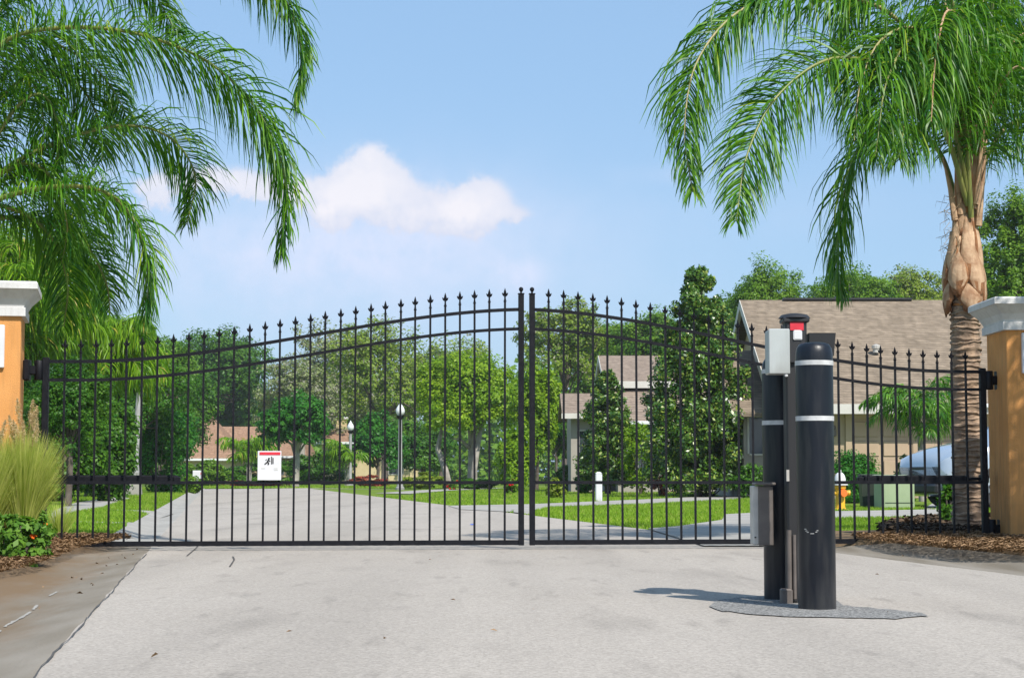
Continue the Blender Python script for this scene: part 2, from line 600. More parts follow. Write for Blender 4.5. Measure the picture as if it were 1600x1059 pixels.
def shingle(name, c1, c2, c3, w, h):
    m = mat(name, c1, rough=.95, spec=.15)
    t = m.node_tree
    b = t.nodes['Principled BSDF']
    co = t.nodes.new('ShaderNodeTexCoord')
    br = t.nodes.new('ShaderNodeTexBrick')
    br.inputs['Color1'].default_value = (*c1, 1)
    br.inputs['Color2'].default_value = (*c2, 1)
    br.inputs['Mortar'].default_value = (*c3, 1)
    br.inputs['Scale'].default_value = 1.0
    br.inputs['Mortar Size'].default_value = h * .09
    br.inputs['Bias'].default_value = 0.0
    br.inputs['Brick Width'].default_value = w
    br.inputs['Row Height'].default_value = h
    sp = t.nodes.new('ShaderNodeSeparateXYZ')
    t.links.new(co.outputs['Object'], sp.inputs[0])
    ad = t.nodes.new('ShaderNodeMath')
    ad.operation = 'ADD'
    t.links.new(sp.outputs[0], ad.inputs[0])
    t.links.new(sp.outputs[1], ad.inputs[1])
    cb = t.nodes.new('ShaderNodeCombineXYZ')
    t.links.new(ad.outputs[0], cb.inputs[0])
    t.links.new(sp.outputs[2], cb.inputs[1])
    t.links.new(cb.outputs[0], br.inputs['Vector'])
    n = t.nodes.new('ShaderNodeTexNoise')
    n.inputs['Scale'].default_value = 5.0
    n.inputs['Detail'].default_value = 10
    t.links.new(co.outputs['Object'], n.inputs['Vector'])
    x = t.nodes.new('ShaderNodeMix')
    x.data_type = 'RGBA'
    x.blend_type = 'OVERLAY'
    x.inputs[0].default_value = .5
    t.links.new(br.outputs['Color'], x.inputs[6])
    t.links.new(n.outputs['Fac'], x.inputs[7])
    t.links.new(x.outputs[2], b.inputs['Base Color'])
    bp = t.nodes.new('ShaderNodeBump')
    bp.inputs['Strength'].default_value = .6
    bp.inputs['Distance'].default_value = .02
    t.links.new(br.outputs['Fac'], bp.inputs['Height'])
    bp.invert = True
    t.links.new(bp.outputs[0], b.inputs['Normal'])
    return m


M['shingle'] = shingle('brown_shingles', (.252, .200, .148), (.190, .150, .110), (.150, .118, .086), .33, .075)
M['shingle_far'] = shingle('taupe_shingles', (.265, .21, .165), (.225, .175, .138), (.15, .115, .09), .4, .1)
M['tile'] = shingle('terracotta_roof', (.30, .188, .125), (.265, .163, .106), (.20, .118, .078), .4, .12)


def asphalt(name, base, dark, agg, speck=1.0, patchy=.4, worn=False):
    m = mat(name, base, rough=.92, spec=.25)
    t = m.node_tree
    b = t.nodes['Principled BSDF']
    co = t.nodes.new('ShaderNodeTexCoord')
    v = t.nodes.new('ShaderNodeTexVoronoi')
    v.inputs['Scale'].default_value = agg
    t.links.new(co.outputs['Object'], v.inputs['Vector'])
    hsv = t.nodes.new('ShaderNodeSeparateColor')
    t.links.new(v.outputs['Color'], hsv.inputs[0])
    r1 = t.nodes.new('ShaderNodeMapRange')
    r1.inputs['To Min'].default_value = 1.0 - .42 * speck
    r1.inputs['To Max'].default_value = 1.0 + .26 * speck
    t.links.new(hsv.outputs[0], r1.inputs['Value'])
    n = t.nodes.new('ShaderNodeTexNoise')
    n.inputs['Scale'].default_value = .55
    n.inputs['Detail'].default_value = 9
    n.inputs['Roughness'].default_value = .62
    t.links.new(co.outputs['Object'], n.inputs['Vector'])
    r2 = t.nodes.new('ShaderNodeMapRange')
    r2.inputs['From Min'].default_value = .3
    r2.inputs['From Max'].default_value = .7
    r2.inputs['To Max'].default_value = patchy
    t.links.new(n.outputs['Fac'], r2.inputs['Value'])
    x = t.nodes.new('ShaderNodeMix')
    x.data_type = 'RGBA'
    t.links.new(r2.outputs[0], x.inputs[0])
    x.inputs[6].default_value = (*base, 1)
    x.inputs[7].default_value = (*dark, 1)
    y = t.nodes.new('ShaderNodeMix')
    y.data_type = 'RGBA'
    y.blend_type = 'MULTIPLY'
    y.inputs[0].default_value = 1
    t.links.new(x.outputs[2], y.inputs[6])
    t.links.new(r1.outputs[0], y.inputs[7])
    # sparse dark grit
    v3 = t.nodes.new('ShaderNodeTexVoronoi')
    v3.inputs['Scale'].default_value = agg * .22
    t.links.new(co.outputs['Object'], v3.inputs['Vector'])
    r3 = t.nodes.new('ShaderNodeMapRange')
    r3.inputs['From Min'].default_value = .05
    r3.inputs['From Max'].default_value = .12
    r3.inputs['To Min'].default_value = .55
    r3.inputs['To Max'].default_value = 1.0
    t.links.new(v3.outputs['Distance'], r3.inputs['Value'])
    y2 = t.nodes.new('ShaderNodeMix')
    y2.data_type = 'RGBA'
    y2.blend_type = 'MULTIPLY'
    y2.inputs[0].default_value = 1
    t.links.new(y.outputs[2], y2.inputs[6])
    t.links.new(r3.outputs[0], y2.inputs[7])
    outc = y2.outputs[2]
    if worn:
        mp = t.nodes.new('ShaderNodeMapping')          # wheel paths drawn out along the road
        mp.inputs['Rotation'].default_value = (0, 0, -math.atan(.165))
        mp.inputs['Scale'].default_value = (1.5, .07, 1)
        t.links.new(co.outputs['Object'], mp.inputs['Vector'])
        mp2 = t.nodes.new('ShaderNodeMapping')
        mp2.inputs['Rotation'].default_value = (0, 0, -math.atan(.165))
        mp2.inputs['Scale'].default_value = (1, .22, 1)
        t.links.new(co.outputs['Object'], mp2.inputs['Vector'])
        for vec, scl, lo, hi, tm in ((mp.outputs[0], 1.0, .42, .68, .86), (mp2.outputs[0], 2.2, .56, .72, .80), (mp2.outputs[0], 7.0, .60, .70, .84)):
            nz = t.nodes.new('ShaderNodeTexNoise')
            nz.inputs['Scale'].default_value = scl
            nz.inputs['Detail'].default_value = 6
            t.links.new(vec, nz.inputs['Vector'])
            rz_ = t.nodes.new('ShaderNodeMapRange')
            rz_.inputs['From Min'].default_value = lo
            rz_.inputs['From Max'].default_value = hi
            rz_.inputs['To Min'].default_value = 1.0
            rz_.inputs['To Max'].default_value = tm
            t.links.new(nz.outputs['Fac'], rz_.inputs['Value'])
            yy_ = t.nodes.new('ShaderNodeMix')
            yy_.data_type = 'RGBA'
            yy_.blend_type = 'MULTIPLY'
            yy_.inputs[0].default_value = 1
            t.links.new(outc, yy_.inputs[6])
            t.links.new(rz_.outputs[0], yy_.inputs[7])
            outc = yy_.outputs[2]
    t.links.new(outc, b.inputs['Base Color'])
    bp = t.nodes.new('ShaderNodeBump')
    bp.inputs['Strength'].default_value = .22
    bp.inputs['Distance'].default_value = .003
    t.links.new(v.outputs['Distance'], bp.inputs['Height'])
    t.links.new(bp.outputs[0], b.inputs['Normal'])
    return m


M['asphalt'] = asphalt('sunbleached_asphalt', (.378, .340, .298), (.322, .287, .248), 110, speck=.5, worn=True)
M['asphalt_patch'] = asphalt('coarse_asphalt_patch', (.235, .23, .22), (.17, .167, .16), 130, speck=1.7)

# ================================================================== ground
ROAD_S = -0.165          # the road drifts left as it goes away


def road(u, v):
    return (u + ROAD_S * v, v)


g = MB()
g.add([(-900, -60, 0), (900, -60, 0), (900, 1500, 0), (-900, 1500, 0)], [(0, 1, 2, 3)])
tag(g.build('ground', M['grass_ground']), kind='structure')

UL, UR = -0.52, 4.6
rd = MB()
vs = [-12, 0, 6, 10, 14, 20, 30, 45, 60, 78, 88]
pl = [road(UL, v) for v in vs]
pr = [road(UR, v) for v in vs]
end = [gnd(640, 764.5), gnd(480, 762.5), gnd(312, 764)]
poly = pl + [end[2], end[1], end[0]] + pr[::-1]
rd.add([(x, y, .010) for x, y in poly], [tuple(range(len(poly) - 1, -1, -1))])
ROAD = rd.build('road', M['asphalt'])
tag(ROAD, kind='structure')


def sheet(name, pts, z, m, kind='structure', thick=0.0):
    s = MB()
    n = len(pts)
    area = sum(pts[i][0] * pts[(i + 1) % n][1] - pts[(i + 1) % n][0] * pts[i][1] for i in range(n))
    if area < 0:
        pts = pts[::-1]
    if thick:
        s.prism(pts, z - thick, z)
    else:
        s.add([(x, y, z) for x, y in pts], [tuple(range(n))])
    o = s.build(name, m)
    return tag(o, kind=kind)


CONC = []


def walk(name, px, z=.018, m='concrete'):
    pts = [gnd(*p) for p in px]
    CONC.append(pts)
    return sheet(name, pts, z, M[m])


rng = random.Random(9)


# valley gutters on both sides (a real shallow dip rising to the verge)
def gutter(name, u0, sgn, v0, v1, mname='gutter', k_=1.0):
    s = MB()
    prof = [(-.06, .004), (.0, .0125), (.24, .006), (.30, .008), (.62, .055), (.66, .058), (.68, .0)]
    N = 140
    rings = []
    for i in range(N + 1):
        v = v0 + (v1 - v0) * i / N
        wob = .006 * math.sin(v * 3.1) + .004 * math.sin(v * 9.7) + rng.uniform(-.003, .003)
        ring = []
        for k, (d, z) in enumerate(prof):
            dd = d + (wob if k == 1 else 0)
            x, y = road(u0 + sgn * dd * k_, v)
            ring.append((x, y, z))
        rings.append(ring if sgn > 0 else ring[::-1])
    s.loft(rings, caps=False, closed=False)
    for f in range(len(s.f)):
        s.f[f] = s.f[f][::-1] if sgn > 0 else s.f[f][::-1]
    return tag(s.build(name, M[mname]), kind='structure')


gutter('gutter_left_near', UL, -1, -6, 14.6)
gutter('gutter_right_near', UR - .02, 1, -6, 14.8)
gutter('gutter_left_far', UL, -1, 14.6, 86, 'concrete', .6)
CONC.append([road(UL, 13), road(UL, 88), road(UL - .41, 88), road(UL - .41, 13)])
CONC.append([road(UL, -12), road(UL, 88), road(UR, 88), road(UR, -12)])
CONC.append([gnd(312, 764), gnd(480, 762), gnd(660, 764), gnd(640, 775), gnd(300, 775)])

def gz(d):
    return float(np.interp(d, [0, .24, .30, .62, .66], [.0125, .006, .008, .055, .058]))


for v0_, v1_ in ((5.4, 6.6), (6.75, 7.5), (7.62, 7.9), (8.5, 8.8)):
    s = MB()                      # chalky lime line along the bottom of the dip
    n_ = 26
    rows = []
    for i in range(n_ + 1):
        v = v0_ + (v1_ - v0_) * i / n_
        w_ = .007 * rng.uniform(.35, 1.3)
        c_ = .25 + .010 * math.sin(v * 4) + rng.uniform(-.002, .002)
        rows.append([(*road(UL - c_ - w_, v), gz(.27) + .003), (*road(UL - c_ + w_, v), gz(.24) + .003)])
    s.loft(rows, caps=False, closed=False)
    s.build('lime_streak', M['concrete'], bpy.data.objects['gutter_left_near'])
walk('sidewalk_left', [(78, 842), (80, 800), (118, 786), (188, 776.5), (204, 779), (160, 794), (122, 800), (98, 808), (95, 817), (93, 842)])
walk('driveway_left', [(206, 800.5), (160, 796), (266, 802.5), (282, 798), (250, 806), (236, 819), (262, 806), (235, 802)][0:1] + [(160, 796.5), (230, 799), (272, 803.5), (250, 811), (219, 801.5)])
walk('path_left', [(96, 815.5), (206, 818), (232, 819.5), (205, 838), (196, 838), (196, 820), (96, 817.2)])
walk('footpath_right', [(700, 791), (828, 788.5), (1000, 781), (1180, 772.5), (1182, 779), (1000, 789), (860, 793.5), (836, 799), (826, 805), (800, 801), (720, 797)])
walk('driveway_apron', [(1012, 828), (1060, 824), (1128, 814), (1132, 805), (1185, 802), (1300, 800), (1470, 797), (1490, 810), (1306, 812), (1300, 856), (1100, 856)], z=.020)
walk('driveway_far', [(586, 771), (660, 766), (760, 762.5), (800, 762), (700, 767), (640, 772)], z=.02)
walk('garage_drive', [(1440, 797), (1470, 780), (1500, 772.5), (1900, 772.5), (2200, 798)], z=.016)

# dark coarse patch round the bollards
rng = random.Random(3)
pp = []
base_px = [(1108, 952), (1118, 943), (1150, 938), (1200, 934), (1300, 936), (1318, 950), (1345, 953), (1400, 957), (1440, 962), (1452, 967), (1400, 971), (1330, 970), (1240, 968), (1180, 964), (1130, 959)]
for i, p in enumerate(base_px):
    q = base_px[(i + 1) % len(base_px)]
    for k in range(4):
        t = k / 4
        x = p[0] + (q[0] - p[0]) * t
        y = p[1] + (q[1] - p[1]) * t + rng.uniform(-.9, .9)
        pp.append(gnd(x, y))
tag(sheet('asphalt_patch', pp, .014, M['asphalt_patch']), kind='structure')
PATCH = bpy.data.objects['asphalt_patch']


# cracks and cut lines in the road: thin recess strips just above the sheet
def crack(px, w):
    pts = [Vector((*gnd(*p), .0145)) for p in px]
    s = MB()
    for a, b in zip(pts[:-1], pts[1:]):
        d = (b - a).normalized()
        n_ = Vector((-d.y, d.x, 0)) * w
        s.add([a - n_, b - n_ * .8, b + n_ * .8, a + n_], [(0, 1, 2, 3)])
    return s.build('crack', M['crack'], ROAD)


ev = [4.6 + .14 * k for k in range(66)]
for ka in range(0, 60, 6):        # open joint between asphalt and gutter
    crack_uv = [road(UL + .026 + .006 * math.sin(v * 3.1) + rng.uniform(-.004, .004), v) for v in ev[ka:ka + 7]]
    pts_ = [Vector((x, y, .0165)) for x, y in crack_uv]
    s = MB()
    for a_, b_ in zip(pts_[:-1], pts_[1:]):
        wd_ = rng.uniform(.0012, .0038)
        s.add([a_ + Vector((-wd_, 0, 0)), b_ + Vector((-wd_, 0, 0)), b_ + Vector((wd_, 0, 0)), a_ + Vector((wd_, 0, 0))], [(3, 2, 1, 0)])
    s.build('edge_joint', M['crack'], ROAD)
crack([(311, 853), (306, 859), (300, 864), (292, 871)], .006)
crack([(364, 872), (366, 877), (363, 882), (359, 888)], .006)
crack([(612, 828.2), (640, 828), (672, 828.3)], .02)
crack([(765, 834), (800, 834.6), (812, 834.8)], .012)
crack([(385, 820), (420, 820), (445, 820.3)], .02)
bm_ = MB()
a = [Vector((*gnd(x, y), .0145)) for x, y in ((735, 820), (742, 820), (742, 821.4), (735, 821.4))]
bm_.add(a, [(3, 2, 1, 0)])
bm_.build('paint_mark', M['blue_paint'], ROAD)

# ================================================================== gate
Lh = Vector(((66 - 800) / F * 13.55, 13.55, 0))
Rh = Vector(((1540 - 800) / F * 14.30, 14.30, 0))
gd = Rh - Lh
GL = gd.length
ga = math.atan2(gd.y, gd.x)
LEAF_L = GL / 2 - .022

fm = MB()          # fleur-de-lis picket top, local origin at picket top
fm.bevbox((0, 0, .006), (.027, .027, .012), .004)
fm.bevbox((0, 0, .018), (.021, .021, .010), .003)
fm.loft([[(x * k, y * k, z) for x, y in ((1, 0), (0, .7), (-1, 0), (0, -.7))] for k, z in ((.0075, .020), (.0075, .052), (.0095, .060), (.0135, .076), (.0105, .090), (.0010, .122))])
for sg in (-1, 1):
    fm.loft([[(sg * (x + a_ * k), b_ * k, z + c_ * k) for a_, b_, c_ in ((-.0055, 0, .006), (0, .007, 0), (.0055, 0, -.006), (0, -.007, 0))] for x, z, k in ((.004, .054, 1), (.013, .060, 1), (.020, .070, .9), (.026, .080, .25))])
FIN = bpy.data.meshes.new('finial')
FIN.from_pydata([(x * .88, y * .88, z * .9) for x, y, z in fm.v], [], fm.f)
FIN.materials.append(M['iron'])


def leaf(name, label, hinge, rz, zh, zc, npick, front):
    """x runs from the hinge to the meeting stile; front = sign of local y that faces the street"""
    t = thing(name, label, 'gate', hinge, rz, 'leaves of the double swing gate')
    L = LEAF_L

    def topz(x):
        k = min(max((x / L - .06) / .94, 0), 1)
        s_ = k * k * (3 - 2 * k)
        s_ = .8 * s_ + .2 * math.sin(k * math.pi / 2) ** 1.3 * k
        return zh + (zc - zh) * s_
    # rails
    for nm, fz, hw in (('top_rail', lambda x: topz(x), .0125), ('upper_rail', lambda x: topz(x) - .140 - .012 * x / L, .0115),
                       ('middle_rail', lambda x: .523, .0125), ('bottom_rail', lambda x: .062, .019)):
        n = 28 if 'r_rail' in nm or nm == 'top_rail' else 2
        if nm in ('middle_rail', 'bottom_rail'):
            n = 1
        r = MB()
        rings = []
        for i in range(n + 1):
            x = .03 + (L - .055) * i / n
            z = fz(x)
            rings.append([(x, -.0125, z - hw), (x, .0125, z - hw), (x, .0125, z + hw), (x, -.0125, z + hw)])
        r.loft(rings)
        r.build(nm, M['iron'], t)
    # stiles
    s = MB()
    s.bevbox((.022, 0, (.04 + zh + .03) / 2), (.048, .048, zh - .01), .004)
    s.build('hinge_stile', M['iron'], t)
    s = MB()
    s.bevbox((L - .021, 0, (.04 + zc + .115) / 2), (.042, .042, zc + .075), .003)
    ms = s.build('meeting_stile', M['iron'], t)
    s = MB()
    s.bevbox((L - .021, 0, zc + .121), (.050, .050, .010), .003)
    s.build('post_cap', M['iron'], ms)
    s = MB()
    s.lathe([(.004, .126), (.009, .128), (.007, .136), (.013, .143), (.018, .155), (.016, .166), (.009, .173), (.002, .175)], 14, (L - .021, 0, zc))
    s.build('ball_finial', M['iron'], ms, smooth=True)
    # pickets
    pitch = (L - .045 - .035) / (npick + 1)
    for i in range(npick):
        x = .045 + pitch * (i + 1) + rng.uniform(-.0015, .0015)
        zt = topz(x) + .062
        s = MB()
        s.box((0, 0, (.07 + zt) / 2), (.0155, .0155, zt - .07))
        p = s.build('picket', M['iron'], t, loc=(x, 0, 0))
        p.rotation_euler = (0, rng.uniform(-.0015, .0015), 0)
        link('finial', FIN, p, (0, 0, zt))
    return t


GATE_L = leaf('gate_leaf', 'black iron gate leaf beside the white warning sign, hinged on the sunlit pillar', Lh, ga, 1.438, 1.868, 30, -1)
GATE_R = leaf('gate_leaf', 'black iron gate leaf behind the bollards, hinged on the shaded pillar', Rh, ga + math.pi, 1.402, 1.868, 30, 1)

# hinges belong to the pillars' side but swing with the leaf
for t, ys, zs in ((GATE_L, 1, (1.37,)), (GATE_R, -1, (1.335, .155))):
    for z in zs:
        s = MB()
        s.bevbox((-.075, 0, z), (.14, .05, .07), .008)
        s.lathe([(.03, -.075), (.034, -.07), (.034, .07), (.03, .075)], 14, (-.030, 0, z))
        s.bevbox((-.118, 0, z), (.05, .11, .16), .01)
        s.build('hinge', M['iron'], t, smooth=True)

# gate operators (linear arms on the house side of each leaf)
for nm, lab, hinge, rz, sg, ln in (('gate_operator', 'black operator arm along the gate leaf beside the grass clump', Lh, ga, 1, 1.04),
                                  ('gate_operator', 'black operator arm along the gate leaf in front of the palm trunk', Rh, ga + math.pi, -1, 1.05)):
    t = thing(nm, lab, 'gate operator', (hinge.x, hinge.y, .55), rz, 'gate operators')
    s = MB()
    s.bevbox((.58, sg * .075, 0), (ln - .16, .055, .058), .012)
    s.build('tube', M['iron'], t)
    s = MB()
    s.tube([(.02, sg * .1, 0), (.17, sg * .075, 0)], .013, 8)
    s.build('push_rod', M['iron'], t)
    s = MB()
    s.bevbox((-.01, sg * .10, 0), (.06, .09, .07), .008)
    s.build('rear_bracket', M['iron'], t)
    s = MB()
    s.bevbox((ln - .03, sg * .048, -.01), (.05, .055, .055), .006)
    s.build('front_bracket', M['iron'], t)

# warning sign on the gate
sx = ((422.5 - 800) / F * 13.72)
SG = thing('warning_sign', 'white warning sign with red band and black figure on the gate', 'sign', (sx, 13.70, .542), ga)
s = MB()
s.box((0, 0, .111), (.178, .004, .222))
s.build('panel', M['white'], SG)
s = MB()
s.box((.003, -.0035, .2015), (.158, .002, .022))
s.build('red_band', M['red'], SG)
s = MB()            # figure pushed by a moving gate bar
s.box((.016, -.0035, .150), (.007, .002, .058))
s.box((.027, -.0035, .146), (.008, .002, .046))
s.lathe([(.001, -.001), (.008, -.001), (.008, .001), (.001, .001)], 12, (0, 0, 0))
for k in range(len(s.v) - 48, len(s.v)):
    x, y, z = s.v[k]
    s.v[k] = (-.004 + x, -.0035 + z, .163 + y)
for a_, b_, w_ in (((-.006, .155), (-.016, .138), .006), ((-.016, .138), (-.004, .128), .005), ((-.004, .128), (-.012, .116), .005),
                   ((-.016, .138), (-.032, .122), .005), ((-.032, .122), (-.038, .121), .004), ((-.008, .152), (.006, .142), .004), ((-.02, .158), (-.03, .15), .003)):
    a_, b_ = Vector((a_[0], 0, a_[1])), Vector((b_[0], 0, b_[1]))
    d = (b_ - a_).normalized()
    n_ = Vector((-d.z, 0, d.x)) * w_
    off = Vector((0, -.0045, 0))
    s.add([a_ - n_ + off, b_ - n_ + off, b_ + n_ + off, a_ + n_ + off], [(0, 1, 2, 3)])
s.build('pictogram', M['black_ink'], SG)
s = MB()
for x, z, w_ in ((-.048, .089, .03), (.048, .089, .028), (.05, .076, .03)):
    s.box((x, -.0032, z), (w_, .0016, .004))
s.build('small_print', M['grey_ink'], SG)


# ================================================================== pillars
def pillar(label, corner, rz, w, top, side):
    """corner = front corner next to the gate; side = +1 when the pillar lies to the right of it"""
    t = thing('gate_pillar', label, 'pillar', (*corner, 0), rz, 'stucco pillars of the gate')
    cx, cy = side * w / 2, w / 2
    s = MB()
    s.bevbox((cx, cy, (top - .22) / 2), (w, w, top - .22), .006)
    s.build('shaft', M['stucco'], t)
    prof = [(.004, -.255), (.030, -.252), (.030, -.190), (.018, -.186), (.022, -.170), (.048, -.125), (.085, -.085), (.108, -.060), (.118, -.055), (.118, -.012), (.108, 0.0)]
    rings = []
    for o, z in prof:
        h = w / 2 + o
        rings.append([(cx - h, cy - h, top + z), (cx + h, cy - h, top + z), (cx + h, cy + h, top + z), (cx - h, cy + h, top + z)])
    s = MB()
    s.loft(rings)
    s.build('cornice', M['stone_white'], t)
    s = MB()
    s.bevbox((cx, -.012, 1.53), (w - .23, .04, .32), .006)
    s.build('plaque', M['white'], t)
    return t


c = at(29, 700, 13.30)
pillar('orange stucco gate pillar in full sun behind the tall grass clump', (c.x, 13.30), R(12.6), .58, 2.01, -1)
c = at(1576, 700, 14.0)
pillar('orange stucco gate pillar in shade beside the ringed palm trunk', (c.x, 14.0), 0, .58, 1.965, 1)


# ================================================================== bollards and entry pedestal
def bollard(label, px, Y, r, h):
    p = at(px, 900, Y)
    t = thing('bollard', label, 'bollard', (p.x, Y, .012), 0, 'bollards guarding the entry pedestal')
    s = MB()
    s.lathe([(r * .99, 0), (r, .004), (r, h - .075), (r * .985, h - .05), (r * .93, h - .025), (r * .80, h - .009), (r * .55, h - .002), (.001, h)], 40)
    s.build('sleeve', M['bollard'], t, smooth=True)
    for z in (1.035, .800):
        s = MB()
        s.lathe([(r + .0002, z - .010), (r + .0016, z - .010), (r + .0016, z + .010), (r + .0002, z + .010)], 40)
        s.build('reflective_band', M['tape'], t, smooth=True)
    return t


B1 = bollard('thick black bollard with two white bands, nearest the camera', 1276.3, 7.62, .0795, 1.125)
B2 = bollard('black bollard with white bands standing behind the pale grey box', 1221, 8.22, .079, 1.105)
# scuffed ring on the near bollard: raised flakes of old sticker
s = MB()
for i in range(9):
    a_ = R(200 + i * 16)
    cx_, cz_ = -.03 + .026 * math.cos(a_), .345 + .028 * math.sin(a_)
    if i in (3, 6):
        continue
    ang = math.asin(cx_ / .0795)
    q = []
    for dx, dz in ((-.004, -.002), (.004, -.0015), (.003, .002), (-.004, .0015)):
        b_ = math.asin((cx_ + dx) / .0795)
        q.append((.0805 * math.sin(b_), -.0805 * math.cos(b_), cz_ + dz))
    s.add(q, [(0, 1, 2, 3)])
s.build('scuff', M['lamp_pole'], B1)

pb = at(1246, 900, 8.0)
PED = thing('entry_pedestal', 'black entry pedestal post with a red label between the bollards', 'pedestal', (pb.x, 8.0, .012))
s = MB()
s.bevbox((0, 0, .63), (.096, .096, 1.26), .008)
s.build('post', M['car_dark'], PED)
s = MB()
s.bevbox((0, 0, 1.250), (.118, .118, .022), .005)
s.lathe([(.072, 1.261), (.058, 1.276), (.02, 1.283), (.002, 1.284)], 20)
s.build('cap', M['car_dark'], PED, smooth=True)
s = MB()
s.box((.003, -.0500, 1.223), (.060, .003, .038))
s.build('red_label', M['red'], PED)
s = MB()
s.bevbox((.006, -.0515, 1.183), (.040, .006, .044), .004)
s.build('white_card', M['white'], PED)
s = MB()          # hood of the keypad on the far side of the near bollard
s.loft([[(.060, -.04, 1.09), (.168, -.04, 1.09), (.168, .09, 1.09), (.060, .09, 1.09)], [(.058, -.05, 1.192), (.176, -.05, 1.192), (.176, .10, 1.192), (.058, .10, 1.192)]])
s.build('keypad_hood', M['car_dark'], PED)
s = MB()
s.tube([(-.045, -.062, .02), (-.045, -.062, .32)], .011, 10)
s.tube([(-.022, -.062, .02), (-.022, -.062, .30)], .008, 10)
s.build('conduit', M['dull_metal'], PED)
s = MB()
s.bevbox((-.06, -.06, .03), (.05, .06, .07), .006)
s.build('junction_box', M['dull_metal'], PED)
s = MB()
s.box((-.046, -.055, .56), (.012, .010, .05))
s.build('latch_plate', M['alu'], PED)

b = at(1217.5, 580, 7.86)
KB = thing('entry_box', 'pale grey metal entry box in front of the upper bollard end', 'metal box', (b.x, 7.86, 1.018))
s = MB()
s.bevbox((0, .06, .097), (.088, .13, .194), .004)
s.build('housing', M['box_grey'], KB)
s = MB()
s.bevbox((0, -.008, .097), (.092, .012, .198), .003)
s.build('front_door', M['box_grey'], KB)
s = MB()
s.lathe([(.005, 0), (.005, .02), (.003, .024)], 10, (.018, .03, .194))
s.build('antenna_stub', M['car_dark'], KB)
s = MB()
s.bevbox((.030, -.004, -.008), (.014, .012, .014), .003)
s.build('lock', M['white'], KB)
s = MB()
s.box((.065, .09, .08), (.05, .03, .05))
s.build('mount_arm', M['car_dark'], KB)

b = at(1196, 850, 8.02)
LB = thing('control_cabinet', 'brown metal cabinet with a pale edge low on the bollard', 'metal box', (b.x, 8.02, .265))
s = MB()
s.bevbox((-.012, .055, .130), (.082, .11, .262), .004)
s.build('housing', M['alu'], LB)
s = MB()
s.bevbox((.002, -.005, .128), (.066, .012, .262), .003)
s.build('front_door', M['dull_metal'], LB)
s = MB()
s.bevbox((0, .035, .270), (.090, .13, .012), .003)
s.build('rain_lip', M['dull_metal'], LB)
s = MB()
s.lathe([(.004, 0), (.004, .006)], 8, (-.045, -.004, .03))
s.build('screw', M['black_ink'], LB)


# ================================================================== palms
def catmull(P, n):
    P = [np.array(p, float) for p in P]
    P = [2 * P[0] - P[1]] + P + [2 * P[-1] - P[-2]]
    out = []
    segs = len(P) - 3
    for k in range(n):
        t = k / (n - 1) * segs
        i = min(int(t), segs - 1)
        t -= i
        a_, b_, c_, d_ = P[i:i + 4]
        out.append(.5 * ((2 * b_) + (-a_ + c_) * t + (2 * a_ - 5 * b_ + 4 * c_ - d_) * t ** 2 + (-a_ + 3 * b_ - 3 * c_ + d_) * t ** 3))
    out = np.array(out)
    d = np.r_[0, np.cumsum(np.linalg.norm(np.diff(out, axis=0), axis=1))]
    q = np.linspace(0, d[-1], n)
    return np.stack([np.interp(q, d, out[:, j]) for j in range(3)], 1), d[-1]


